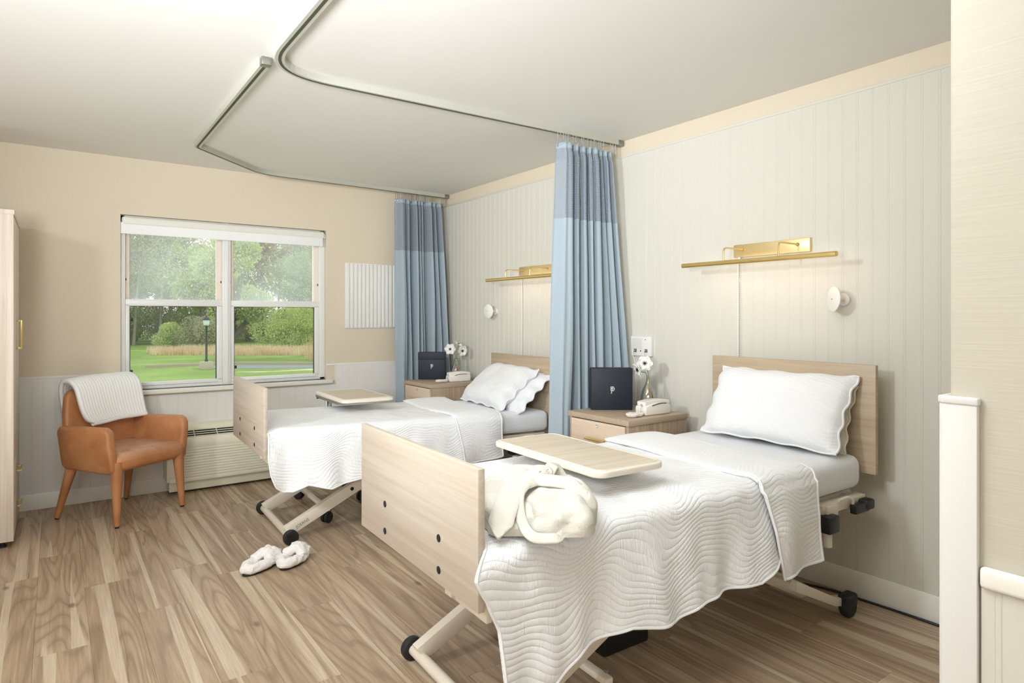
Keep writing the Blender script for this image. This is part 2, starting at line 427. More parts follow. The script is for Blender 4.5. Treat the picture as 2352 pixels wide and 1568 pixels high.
M['dry'] = m_foliage('dry_grass', srgb(206, 180, 142), srgb(232, 208, 172), srgb(244, 228, 196))
M['post'] = plain('dark_green_lamp_paint', srgb(48, 60, 58), .4)
M['lampglass'] = plain('frosted_lamp_glass', srgb(214, 222, 222), .3)
M['concrete'] = plain('concrete', srgb(190, 178, 158), .85)

# ================================================================== ROOM
H = 2.44
XL, YF = -4.9, -7.2
ZR = .888           # chair rail height
# floor
bm = B(); box(bm, (XL-.1, YF-.1, -.12), (.1, .12, -.004))
floor = tag(obj('floor', bm, M['subfloor'], smooth=False), 'grey-brown wood-look plank floor across the whole room', kind='structure')
pw, pl = .182, 1.22
px = XL; row = 0
random.seed(3)
plank_cache = {}
while px < 0:
    x1 = min(px+pw, 0); y = YF-random.random()*pl
    if px + pw > 0: x1 = 0
    while y < 0:
        ya, yb = max(y, YF), min(y+pl, 0)
        if yb-ya > .02:
            w, L = x1-px-.0005, yb-ya-.0006
            key = (round(w, 4), round(L, 4))
            if key not in plank_cache:
                b_ = B(); box(b_, (-w/2, -L/2, -.004), (w/2, L/2, 0), .0004, 1)
                o = obj('plank', b_, M['floor'], floor, smooth=False); plank_cache[key] = o.data
            else:
                o = bpy.data.objects.new('plank', plank_cache[key]); COL.objects.link(o); o.parent = floor
            o.location = ((px+x1)/2, (ya+yb)/2, 0)
        y += pl
    px += pw
# ceiling
bm = B(); box(bm, (XL-.1, YF-.1, H), (.1, .16, H+.1))
tag(obj('ceiling', bm, M['ceiling'], smooth=False), 'flat off-white painted ceiling', kind='structure')
# window wall
WX0, WX1, WZ0, WZ1 = -2.63, -1.13, .76, 2.03
bm = B(); T = .16
for lo, hi in (((XL-.1, 0, -.1), (WX0, T, H)), ((WX1, 0, -.1), (.1, T, H)), ((WX0, 0, -.1), (WX1, T, WZ0)), ((WX0, 0, WZ1), (WX1, T, H))): box(bm, lo, hi)
wall_back = tag(obj('wall_back', bm, M['paper'], smooth=False), 'cream papered window wall above pale wainscot', kind='structure')
def bead_plank(w, h, depth=.006):
    b_ = B(); g = .0016
    e = .0008; pts = [(0, 0), (0, depth-e), (.0014, depth), (.0065, depth), (.0076, depth-e), (.0082, depth-e), (.0094, depth), (w-g, depth), (w-.0002, depth-e), (w-.0002, 0)]
    prism(b_, pts, 'xy', 0, h); return b_
def bead_wall(parent, x0, x1, z0, z1, mat, place, w=.0675, skip=None, name='plank'):
    cache = {}; x = x0; i = 0
    while x < x1-.01:
        ww = min(w, x1-x)
        for (a, c) in (skip(x, x+ww) if skip else [(z0, z1)]):
            k = (round(ww, 4), round(c-a, 3))
            if k not in cache:
                o = obj(name, bead_plank(ww, c-a), mat, parent, smooth=False); cache[k] = o.data
            else:
                o = bpy.data.objects.new(name, cache[k]); COL.objects.link(o); o.parent = parent
            place(o, x, a)
        x += w; i += 1
def pb(o, x, z):     # window wall: planks face -Y, run from x
    o.location = (x, 0, z); o.scale = (1, -1, 1)
BZ0, BZ1 = .105, ZR-.012
bead_wall(wall_back, XL, 0, BZ0, BZ1, M['bead_low'], pb, skip=lambda a, b: [(BZ0, BZ1)] if (b < WX0-.02 or a > WX1+.03) else [(BZ0, .715)])
# head wall
bm = B(); box(bm, (0, YF-.1, -.1), (.12, 0.0, H)); 
wall_right = tag(obj('wall_right', bm, M['paper'], smooth=False), 'wall of pale grey beadboard behind the bed heads', kind='structure')
def pr(o, y, z):
    o.location = (0, y, z); o.rotation_euler = (0, 0, PI/2)
bead_wall(wall_right, -4.9, 0, .12, 2.335, M['bead'], pr)
# entry partition and remaining walls
PX, PY = -1.82, -4.90
bm = B(); box(bm, (PX, YF-.1, -.1), (-.0, PY, H), .004, 1)
wall_entry = tag(obj('wall_entry', bm, M['paper_h'], smooth=False), 'near wall end in ribbed ivory paper at right edge', kind='structure')
def pe(o, y, z):
    o.location = (PX, y, z); o.rotation_euler = (0, 0, PI/2)
bead_wall(wall_entry, YF, PY-.045, .1, .87, M['bead'], pe, w=.0675)
bm = B(); box(bm, (XL-.12, YF-.1, -.1), (XL, 0, H)); tag(obj('wall_left', bm, M['paper'], smooth=False), 'cream papered wall left of the wardrobe', kind='structure')
bm = B(); box(bm, (XL, YF-.12, -.1), (PX, YF, H)); tag(obj('wall_front', bm, M['paper'], smooth=False), 'cream papered wall behind the viewpoint', kind='structure')
# trims
def skirting(name, p0, p1, inward, h, label, d=.012):
    bm = B(); x0, y0 = p0; x1, y1 = p1; ix, iy = inward
    lo = (min(x0, x1, x0+ix*d, x1+ix*d), min(y0, y1, y0+iy*d, y1+iy*d), 0); hi = (max(x0, x1, x0+ix*d, x1+ix*d), max(y0, y1, y0+iy*d, y1+iy*d), h)
    box(bm, lo, hi, .004, 2)
    return tag(obj(name, bm, M['trim']), label, kind='structure')
skirting('baseboard_back', (XL, 0), (-.012, 0), (0, -1), .105, 'white baseboard under the window wall')
skirting('baseboard_right', (0, PY), (0, 0), (-1, 0), .12, 'white baseboard along the beadboard wall')
skirting('baseboard_entry', (PX, YF), (PX, PY-.045), (-1, 0), .105, 'white baseboard of the near wall')
def rail_trim(name, lo, hi, label):
    bm = B(); box(bm, lo, hi, .005, 2); return tag(obj(name, bm, M['bead_low']), label, kind='structure')
rail_trim('trim_1', (XL, -.008, ZR-.013), (WX0-.0, 0, ZR+.005), 'thin grey cap on the wainscot left of the window')
rail_trim('trim_2', (WX1, -.008, ZR-.013), (0, 0, ZR+.005), 'thin grey cap on the wainscot right of the window')
bm = B(); box(bm, (PX-.016, YF, .868), (PX, PY-.045, .902), .007, 3)
tag(obj('trim_3', bm, M['trim']), 'white chair rail across the near wall', kind='structure')
bm = B(); box(bm, (-.009, -4.9, 2.33), (0, -.001, 2.345), .003, 2)
tag(obj('trim_4', bm, M['bead']), 'slim cap above the grey beadboard', kind='structure')

# ================================================================== WINDOW
win = thing('window_1', 'white double window of two sliding sash pairs', None, (0, .045, 0), kind='structure')
bm = B(); y0, y1 = -.01, .09
MX0, MX1 = -1.925, -1.885
for lo, hi in (((WX0, y0, WZ0), (WX0+.032, y1, WZ1)), ((WX1-.045, y0, WZ0), (WX1, y1, WZ1)), ((WX0, y0, WZ1-.05), (WX1, y1, WZ1)), ((WX0, y0, WZ0), (WX1, y1, WZ0+.022)),
               ((MX0-.02, y0-.004, WZ0), (MX1, y1, WZ1)), ((MX0+.0, y0-.01, WZ0), (MX1-.015, y0, WZ1))):
    box(bm, lo, hi, .004, 2)
obj('window_frame', bm, M['vinyl'], win)
bm = B(); box(bm, (WX0-.035, -.095, .728), (WX1+.045, .0, .76), .006, 3)
obj('window_sill', bm, M['stone'], win)
for (a, b) in ((WX0+.032, MX0-.02), (MX1, WX1-.045)):
    # tracks beside the upper pane
    bm = B()
    box(bm, (a, .03, 1.40), (a+.028, .085, WZ1-.05), .002, 1); box(bm, (b-.034, .03, 1.40), (b, .085, WZ1-.05), .002, 1)
    obj('sash_track', bm, M['track'], win)
    zt, zb = 1.424, WZ0+.022
    bm = B(); f = .034
    box(bm, (a, 0, zt-.05), (b, .03, zt), .004); box(bm, (a, 0, zb), (b, .03, zb+.03), .004)
    box(bm, (a, 0, zb+.02), (a+f-.006, .03, zt-.04), .004); box(bm, (b-f-.006, 0, zb+.02), (b, .03, zt-.04), .004)
    lower = obj('lower_sash', bm, M['vinyl'], win)
    bm = B(); g0, g1, h0, h1 = a+f-.008, b-f-.004, zb+.028, zt-.046
    for lo, hi in (((g0, .008, h0), (g0+.006, .028, h1)), ((g1-.006, .008, h0), (g1, .028, h1)), ((g0, .008, h1-.006), (g1, .028, h1))): box(bm, lo, hi)
    obj('glazing_gasket', bm, M['black'], lower)
    bm = B(); box(bm, (g0, .016, h0), (g1, .019, h1)); obj('glass_pane', bm, M['pane_low'], lower, smooth=False)
    for zz in (1.275, .895):
        bm = B(); box(bm, (g0+.002, .002, zz-.012), (g0+.022, .014, zz+.012), .003); obj('tilt_latch', bm, M['black'], lower)
    bm = B(); box(bm, (a+.03, -.008, zb+.006), (b-.03, .002, zb+.012), .001); obj('finger_rail', bm, M['vinyl'], lower)
    bm = B(); box(bm, (a+.024, .045, 1.40), (b-.03, .075, 1.425), .003); box(bm, (a+.024, .045, WZ1-.06), (b-.03, .075, WZ1-.04), .003)
    upper = obj('upper_sash', bm, M['vinyl'], win)
    bm = B(); box(bm, (a+.02, .058, 1.40), (b-.026, .061, WZ1-.045)); obj('glass_pane', bm, M['pane_up'], upper, smooth=False)
    for xx in (a+.004, b-.008):
        bm = B(); box(bm, (xx, .024, 1.56), (xx+.006, .034, 1.575), .001); obj('stop_clip', bm, M['black'], upper)
# roller shade
rs = thing('roller_shade', 'white roller shade drawn up at top of the window', 'shade', (0, 0, 0))
bm = B(); box(bm, (WX0+.008, -.005, 1.955), (WX1-.01, .045, 2.02), .02, 5); obj('cassette', bm, M['cassette'], rs)
bm = B(); box(bm, (WX0+.002, .0, 1.893), (WX1-.028, .006, 1.975), .002, 2); obj('shade_fabric', bm, M['shade'], rs)
bm = B(); tube(bm, smoothcurve([(WX1-.012, .01, 2.0), (WX1-.008, .0, 1.985), (WX1-.012, .0, 1.96)], 5), .004, 6); obj('end_clip', bm, M['white_plastic'], rs)

# ribbed wall panel
rp = thing('ribbed_wall_panel', 'white ribbed rectangular panel on the wall right of the window', 'wall panel', (-.965, -.001, 1.193))
bm = B(); box(bm, (0, -.012, 0), (.56, -.0, .572), .003); obj('backing', bm, M['white_plastic'], rp)
sl = None
for i in range(15):
    if sl is None:
        bm = B(); prism(bm, [(0, 0), (.004, -.012), (.028, -.012), (.032, 0)], 'xy', .006, .566, .002, 2); sl = obj('slat', bm, M['white_plastic'], rp); o = sl
    else:
        o = bpy.data.objects.new('slat', sl.data); COL.objects.link(o); o.parent = rp
    o.location = (.006+i*.0368, -.011, 0)

# ================================================================== CURTAIN TRACKS
def sqtube(bm, pts, w, h, dz=0):
    P = [Vector(p) for p in pts]; n = len(P); rings = []
    for i, p in enumerate(P):
        d = P[min(i+1, n-1)]-P[max(i-1, 0)]; d.z = 0; d.normalize(); s = Vector((-d.y, d.x, 0))
        rings.append([bm.verts.new(p+s*a+Vector((0, 0, c+dz))) for a, c in ((-w/2, 0), (w/2, 0), (w/2, h), (-w/2, h))])
    for a, b in zip(rings, rings[1:]):
        for k in range(4): bm.faces.new((a[k], a[(k+1) % 4], b[(k+1) % 4], b[k]))
    bm.faces.new(rings[0][::-1]); bm.faces.new(rings[-1])
def arc_path(pts, rad, n=8):
    P = [Vector((a, b, 0)) for a, b in pts]; out = [P[0]]
    for i in range(1, len(P)-1):
        r = rad[i-1]; a = (P[i-1]-P[i]).normalized(); c = (P[i+1]-P[i]).normalized()
        ang = a.angle(c); t = r/math.tan(ang/2)
        s, e = P[i]+a*t, P[i]+c*t
        for k in range(n+1):
            u = k/n; out.append((1-u)**2*s+2*u*(1-u)*P[i]+u*u*e)
    out.append(P[-1]); return [(p.x, p.y, 0) for p in out]
def track(label, pts, rad, caps):
    t = thing('curtain_track', label, 'curtain track', (0, 0, H-.032))
    path = arc_path(pts, rad, 12)
    bm = B(); sqtube(bm, path, .040, .032); obj('channel', bm, M['rail'], t, smooth=False)
    bm = B(); sqtube(bm, path, .013, .004, -.0008); obj('slot', bm, M['railslot'], t, smooth=False)
    for (x, y, w, d) in caps:
        bm = B(); box(bm, (x-w, y-d, -.004), (x+w, y+d, .032), .003); obj('end_cap', bm, M['grey_metal'], t)
    return path
RAIL1 = [(-2.255, -2.40), (-2.255, -.73), (-1.70, -.16), (-.006, -.13)]
path1 = track('angled ceiling track around the bed by the window', RAIL1, [.10, .35], [(-2.255, -2.41, .022, .02), (-.03, -.13, .024, .022)])
RAIL2 = [(-2.24, -4.86), (-2.24, -2.33), (-.006, -2.385)]
path2 = track('curved ceiling track around the nearer bed', RAIL2, [.30], [(-.03, -2.385, .024, .022), (-2.24, -4.87, .022, .02)])

# ================================================================== PRIVACY CURTAINS
def curtain(x0, x1, yr, label, seed, zb=.28, x0b=None, x1b=None, nf=9, amp=.05):
    t = thing('privacy_curtain', label, 'curtain', (0, yr, 0))
    rnd = random.Random(seed); ztop = 2.35
    ks = [0]; 
    ks.append(1.9)
    for i in range(nf*2-1): ks.append(ks[-1]+rnd.choice((.45, .6, 1.0, 1.3, 1.6)))
    ks = [k/ks[-1] for k in ks]
    amps = [-(-1)**i*rnd.uniform(.45, 1.15) for i in range(len(ks))]; amps[0] = .6; amps[1] = -.9
    wide = [0]+[rnd.uniform(.8, 1.0) for _ in ks]
    def fold(u):
        # piecewise cosine between extrema
        i = max(0, min(len(ks)-2, int(np.searchsorted(ks, u, side='right')-1)))
        f = (u-ks[i])/(ks[i+1]-ks[i]); f = .5-.5*math.cos(PI*f)
        f = .5-.5*math.cos(PI*f) if True else f
        return amps[i]*(1-f)+amps[i+1]*f
    x0b = x0 if x0b is None else x0b; x1b = x1 if x1b is None else x1b
    def fn(z0, z1):
        def g(u, v):
            z = z0+(z1-z0)*v; k = (ztop-z)/(ztop-zb)
            a = x0+(x0b-x0)*k; b = x1+(x1b-x1)*k
            x = a+(b-a)*u
            s = 1 if k > .03 else .75
            y = amp*s*(.8+.35*k)*fold(u+.012*math.sin(z*2.1+u*9)*min(1, k*1.5))
            x += .008*math.sin(z*3+u*20)*k
            y += .006*noise.noise(Vector((u*14, z*1.5, seed)))-.13*k*max(0, (u-.55)/.45)**2
            return (x, y, z)
        return g
    uvs = 1.6
    nu = nf*22
    def mk(name, z0, z1, nv, m, par):
        bm = B(); grid(bm, fn(z0, z1), nu, nv, lambda a, b: (a*uvs, (z0+(z1-z0)*b)))
        return obj(name, bm, m, par, recalc=False)
    low = mk('curtain_cloth', zb, 1.89, 26, M['curtain'], t)
    mk('netting_panel', 1.89, 2.312, 10, M['netting'], t)
    head = mk('heading_band', 2.312, ztop, 2, M['curtain'], t); solid(head, .004, 0)
    g = fn(2.312, ztop); hook = None
    NH = 26
    for i in range(NH):
        u = i/(NH-1)*.999; p = g(u, 1)
        if i > NH-4: p = (x1+.022*(i-NH+4), 0, 0)
        if i % 2 and i > 1: pass
        if hook is None:
            bm = B()
            tube(bm, [(0, 0, .066), (0, 0, -.002)], .0014, 5)
            for k in range(8): bmesh.ops.create_icosphere(bm, subdivisions=1, radius=.0042, matrix=Matrix.Translation((0, 0, .004+k*.0085)))
            tube(bm, [(0, .002, -.002), (.004, .004, -.012), (0, .004, -.02), (-.004, .003, -.012)], .0016, 5)
            hook = obj('hook_chain', bm, M['chrome'], t); o = hook
        else:
            o = bpy.data.objects.new('hook_chain', hook.data); COL.objects.link(o); o.parent = t
        o.location = (p[0], p[1]*.3, ztop-.006)
        # carriers bunch on the rail
    return t
curtain(-.545, -.10, -.13, 'blue privacy curtain gathered in the corner by the window wall', 4, x0b=-.53, x1b=-.05, nf=8, amp=.052)
curtain(-.545, -.13, -2.385, 'blue privacy curtain gathered between the two beds', 11, x0b=-.61, x1b=-.04, nf=8, amp=.058)

# ================================================================== BEDS
def caster_wheel(parent, x, y, side, r=.043):
    bm = B(); lathe(bm, [(.010, 0), (r-.006, 0), (r, .006), (r, .026), (r-.006, .032), (.010, .032)], axis_mat((x, y-side*.0, r), (0, side, 0)), 20)
    w = obj('wheel', bm, M['rubber'], parent)
    bm = B(); lathe(bm, [(.001, 0), (.024, 0), (.026, .003), (.001, .004)], axis_mat((x, y+side*.0325, r), (0, side, 0)), 16)
    obj('wheel_cap', bm, M['black'], w); return w
def swivel_caster(parent, x, y, r=.036, rot=0):
    c = Matrix.Translation((x, y, 0)) @ Matrix.Rotation(rot, 4, 'Z')
    bm = B()
    for s in (-1, 1):
        lathe(bm, [(.006, 0), (r-.004, 0), (r, .004), (r, .016), (r-.004, .02), (.006, .02)], c @ axis_mat((0, s*.004-(.02 if s < 0 else 0), r), (0, 1, 0)), 18)
    w = obj('caster', bm, M['rubber'], parent)
    bm = B(); prism(bm, [(-.012, .05), (.02, .09), (.04, .09), (.03, .03)], 'xz', -.006, .006, .002, 2, c)
    cyl(bm, c @ Vector((.02, 0, .08)), c @ Vector((.02, 0, .11)), .009); obj('caster_fork', bm, M['grey_metal'], w); return w
def slab_tilt(bm, lo, hi, b, zf, zh, L):
    t = B(); box(t, lo, hi, b, 4)
    for v in t.verts: v.co.z += zf+(zh-zf)*v.co.x/L
    merge(bm, t)
def lettering(name, body, size, mat, parent, matrix):
    c = bpy.data.curves.new(name, 'FONT'); c.body = body; c.size = size; c.extrude = .0004
    o = bpy.data.objects.new(name, c); COL.objects.link(o); bpy.context.view_layer.update()
    me = bpy.data.meshes.new_from_object(o.evaluated_get(bpy.context.evaluated_depsgraph_get())); bpy.data.objects.remove(o); bpy.data.curves.remove(c)
    me.transform(matrix); me.materials.clear(); me.materials.append(mat); o = bpy.data.objects.new(name, me); COL.objects.link(o); o.parent = parent; return o
def bed(x, y, rz, label, fz, hz, zf, zh, headdy=0, quilt_args=None, head_lab=None):
    L = 1.96
    t = thing('hospital_bed', label, 'bed', (x, y, 0), rz)
    # footboard
    bm = B(); box(bm, (-.012, -.43, fz[0]), (.01, .43, fz[1]), .003, 2)
    fb = obj('footboard', bm, M['oak'], t)
    for yy in (.20, -.205):
        for dz in (.135, .042):
            bm = B(); lathe(bm, [(.0115, 0), (.0115, .0015), (.009, .0025)], axis_mat((-.012, yy, fz[0]+dz), (-1, 0, 0)), 14); obj('bolt_cap', bm, M['dark'], fb)
    bm = B(); box(bm, (L-.005, -.43+headdy, hz[0]), (L+.017, .43+headdy, hz[1]), .003, 2); obj('headboard', bm, M['head'], t)
    # mattress
    bm = B(); slab_tilt(bm, (.02, -.415, -.145), (L-.02, .415, 0), .045, zf, zh, L)
    ms = obj('mattress', bm, M['sheet'], t, sharp=60)
    # deck frame
    bm = B(); zr = lambda q: (zf+(zh-zf)*q/L)-.165
    for s in (-1, 1):
        a = Vector((.32, s*.36, zr(.32)-.02)); b = Vector((L-.03, s*.36, zr(L)-.02))
        tube(bm, [a, b], .026, 4, sx=.75, sy=1)
    for q in (.34, .7, 1.0, 1.45, L-.1):
        box(bm, (q-.02, -.37, zr(q)-.03), (q+.02, .37, zr(q)+.0), .003)
    obj('deck_frame', bm, M['cream_metal'], t)
    bm = B(); q = .03                                            # foot bracket plates
    box(bm, (q-.012, -.225, fz[0]-.04), (q+.002, -.185, fz[0]+.02), .002); box(bm, (q+.002, -.40, fz[0]-.05), (q+.02, -.205, fz[0]+.03), .002)
    obj('board_bracket', bm, M['cream_metal'], t)
    # scissor legs
    for s in (-1, 1):
        bm = B(); yy = s*.27
        prism(bm, [(.16, .045), (.19, .045), (1.12, .50), (1.12, .55), (1.06, .55), (.13, .085)], 'xz', yy-.022, yy+.022, .004, 2)
        arm = obj('scissor_leg', bm, M['cream_metal'], t)
        bm = B(); lathe(bm, [(.011, 0), (.011, .003), (.004, .004)], axis_mat((.53, yy+s*.022, .252), (0, s, 0)), 12); obj('pivot_bolt', bm, M['dark'], arm)
        if s < 0: lettering('maker_lettering', 'JOERNS', .024, M['letter'], arm, Matrix.Translation((.20, yy-.0226, .072)) @ Matrix.Rotation(-.4555, 4, 'Y') @ Matrix.Rotation(PI/2, 4, 'X'))
        yy = s*.215
        bm = B(); prism(bm, [(1.80, .045), (1.77, .045), (.84, .50), (.84, .55), (.90, .55), (1.83, .085)], 'xz', yy-.022, yy+.022, .004, 2)
        obj('scissor_leg', bm, M['cream_metal'], t)
        bm = B(); prism(bm, [(1.50, .19), (1.79, .058), (1.90, .035), (1.90, .07), (1.80, .092), (1.5, .235)], 'xz', s*.36-.02, s*.36+.02, .003, 2)
        tube(bm, [(1.5, s*.36, .21), (1.5, s*.2, .21)], .02, 8)
        obj('head_leg', bm, M['cream_metal'], t)
        bm = B(); 
        lathe(bm, [(.008, 0), (.038, 0), (.042, .006), (.042, .034), (.038, .04), (.008, .04)], axis_mat((1.87, s*.385-.02, .042), (0, 1, 0)), 18)
        box(bm, (1.83, s*.385-.026, .045), (1.91, s*.385+.026, .10), .012, 3)
        obj('locking_caster', bm, M['rubber'], t)
    bm = B(); cyl(bm, (.155, -.325, .043), (.155, .325, .043), .021, 16); cyl(bm, (.155, -.335, .043), (.155, .335, .043), .008, 8)
    obj('foot_bar', bm, M['cream_metal'], t)
    caster_wheel(t, .155, .325, 1); caster_wheel(t, .155, -.325, -1)
    # head end hardware
    bm = B(); zz = zh-.165
    box(bm, (1.62, -.44, zz-.05), (1.70, .44, zz-.005), .005); box(bm, (1.60, -.43, zz-.04), (1.93, -.38, zz-.0), .004); box(bm, (1.60, .38, zz-.04), (1.93, .43, zz-.0), .004)
    obj('head_crossbar', bm, M['cream_metal'], t)
    bm = B(); tube(bm, smoothcurve([(1.80, -.435, zz-.055), (1.80, -.445, zz-.01), (1.77, -.44, zz+.012), (1.70, -.44, zz+.01)], 6), .006, 8); obj('mattress_keeper', bm, M['cream_metal'], t)
    bm = B(); box(bm, (1.585, -.47, zz-.105), (1.66, -.40, zz-.035), .008); obj('bracket_block', bm, M['black'], t)
    bm = B(); cyl(bm, (1.625, -.435, zz-.165), (1.625, -.435, zz-.05), .018, 14); obj('socket_tube', bm, M['cream_metal'], t)
    bm = B(); box(bm, (1.79, -.465, zz-.06), (1.90, -.435, zz-.02), .006); box(bm, (1.87, -.47, zz-.055), (1.935, -.42, zz-.012), .01); obj('rail_clamp', bm, M['black'], t)
    # underbed motor box
    bm = B(); box(bm, (1.0, -.1, .30), (1.35, .1, .40), .01); obj('motor', bm, M['black'], t)
    bm = B(); box(bm, (.76, -.06, .0), (1.0, .20, .10), .012, 3); obj('control_box', bm, M['black'], t)
    return t
bed1 = bed(-2.07, -1.33, math.radians(-2.0), 'bed nearest the window, with rumpled white quilt', (.524, .907), (.56, 1.0), .665, .625, -.03)
bed2 = bed(-2.085, -3.495, math.radians(-2.2), 'nearer bed at right with a robe lying on it', (.514, .894), (.612, 1.085), .675, .695, -.03)

def make_quilt(bedo, zf, zh, x0, x1, hem, label, seed, foot_corner=None, far_drop=.12, pad=.012, name='quilt', flare=.05):
    q = thing(name, label, 'quilt', bedo.location, bedo.rotation_euler.z)
    Wd = .43+pad; r = .055; L = 1.96
    nx, na = 150, 110
    amax = 0
    def pos(s, v, off=0):
        x = x0+(x1-x0)*s
        zt = zf+(zh-zf)*x/L+pad
        Ln = zt-interp(x, hem)
        top = 2*(Wd-r); arc = r*PI/2
        far_l = far_drop; near_l = max(.02, Ln-r)
        tot = far_l+arc+top+arc+near_l
        a = v*tot
        wob = .004*noise.noise(Vector((x*5, v*6, seed)))+.003*noise.noise(Vector((x*14, v*17, seed)))
        if a < far_l: y = Wd; z = zt-r-(far_l-a); y += .0
        elif a < far_l+arc:
            th = (a-far_l)/r; y = Wd-r+r*math.cos(th); z = zt-r+r*math.sin(th)
        elif a < far_l+arc+top: y = Wd-r-(a-far_l-arc); z = zt+wob*1.5
        elif a < far_l+2*arc+top:
            th = (a-far_l-arc-top)/r; y = -(Wd-r)-r*math.sin(th); z = zt-r+r*math.cos(th)
        else:
            d = a-(far_l+2*arc+top); y = -Wd; z = zt-r-d
            k = min(1, d/.30)
            y -= flare*k*(.3+.7*(.5+.5*math.sin(x*10.5+seed)))+.014*k*math.sin(x*21+seed*2)+.006*k*math.sin(x*43)
            x += .015*k*math.sin(x*9+seed)
        y += wob*(1 if abs(y) > Wd-.02 else 0)
        uvv = a-(far_l+arc+top)
        return x, y, z, uvv
    def fn(s, v):
        x, y, z, _ = pos(s, v)
        if foot_corner:
            # foot edge swings out past the board and hangs as a corner
            k = max(0, 1-s*(x1-x0)/.25); k = k*k
            down = max(0, min(1, (-y-.40)/.06))
            lob = interp(z, [(.30, .12), (.48, .12), (.56, .45), (.625, 1.0), (.66, .85), (.69, .3)])
            x -= (foot_corner+.03)*k*down*lob; y -= .05*k*down*lob
        return (x, y, z)
    def uvf(s, v):
        x, y, z, a = pos(s, v); return (x, a)
    bm = B(); grid(bm, fn, nx, na, uvf)
    o = obj('quilted_cover', bm, M['quilt'], q, recalc=False); solid(o, .01, 1)
    # bound edges
    bm = B()
    tube(bm, [fn(i/nx, 1) for i in range(nx+1)], .0045, 6)
    tube(bm, [fn(0, .25+.75*j/80) for j in range(81)], .0045, 6)
    obj('binding', bm, M['pillow'], q)
    return q
hem2 = [(-.03, .24), (.10, .24), (.17, .275), (.25, .299), (.33, .332), (.50, .362), (.60, .340), (.68, .326), (.79, .345), (.90, .35), (1.02, .350), (1.13, .353), (1.20, .385), (1.27, .42), (1.30, .44)]
quilt2 = make_quilt(bed2, .675, .695, .03, 1.27, hem2, 'white wave-stitched quilt on the nearer bed', 1.3, foot_corner=.075)
hem1 = [(-.03, .56), (.012, .53), (.03, .43), (.06, .365), (.10, .335), (.15, .33), (.22, .36), (.33, .325), (.45, .345), (.6, .36), (.8, .34), (1.0, .36), (1.2, .345), (1.27, .35)]
quilt1 = make_quilt(bed1, .665, .625, .012, 1.25, hem1, 'white wave-stitched quilt on the bed by the window', 4.1, foot_corner=.0, flare=.045)
def make_flap(q, zf, zh, xa, xb, hemz, seed, taper, pad=.03):
    Wd = .43+.03; r = .055; L = 1.96
    def pos(s, v):
        zt = zf+(zh-zf)*(xa+xb)/2/L+pad; Ln = zt-hemz
        arc = r*PI/2; top = 2*(Wd-r)-.0; near = Ln-r; tot = top+arc+near; a = v*tot
        x = xa+(xb-xa)*s+.025*math.sin(v*5+seed)*(1-v)
        if a < top: y = Wd-r-a; z = zt+.006*math.sin(v*9+seed)
        elif a < top+arc: th = (a-top)/r; y = -(Wd-r)-r*math.sin(th); z = zt-r+r*math.cos(th)
        else:
            d = a-top-arc; y = -Wd-.022*(.5+.5*math.sin(s*7+seed))*min(1, d/.15)-.01; z = zt-r-d
            k = min(1, d/near); x += taper*k*(1-s); z += .02*k*s
            y -= .02*math.sin(k*3)*math.sin(s*PI*1.3)
        ed = math.sin(PI*min(1, max(0, s)))**.3
        z -= (1-ed)*.012 if a < top+arc*.5 else 0
        return x, y, z, a
    bm = B(); grid(bm, lambda s, v: pos(s, v)[:3], 26, 100, lambda s, v: (pos(s, v)[0]*1.0+3, pos(s, v)[3]-.8))
    o = obj('folded_flap', bm, M['quilt_back'], q, recalc=False); solid(o, .013, 1)
    bm = B()
    tube(bm, [pos(0, j/100)[:3] for j in range(101)]+[pos(i/20, 1)[:3] for i in range(1, 21)]+[pos(1, 1-j/100)[:3] for j in range(1, 101)], .0055, 6)
    obj('flap_binding', bm, M['pillow'], o)
make_flap(quilt2, .675, .695, 1.17, 1.50, .335, .7, .085)
make_flap(quilt1, .665, .625, 1.16, 1.50, .345, 2.2, .05)

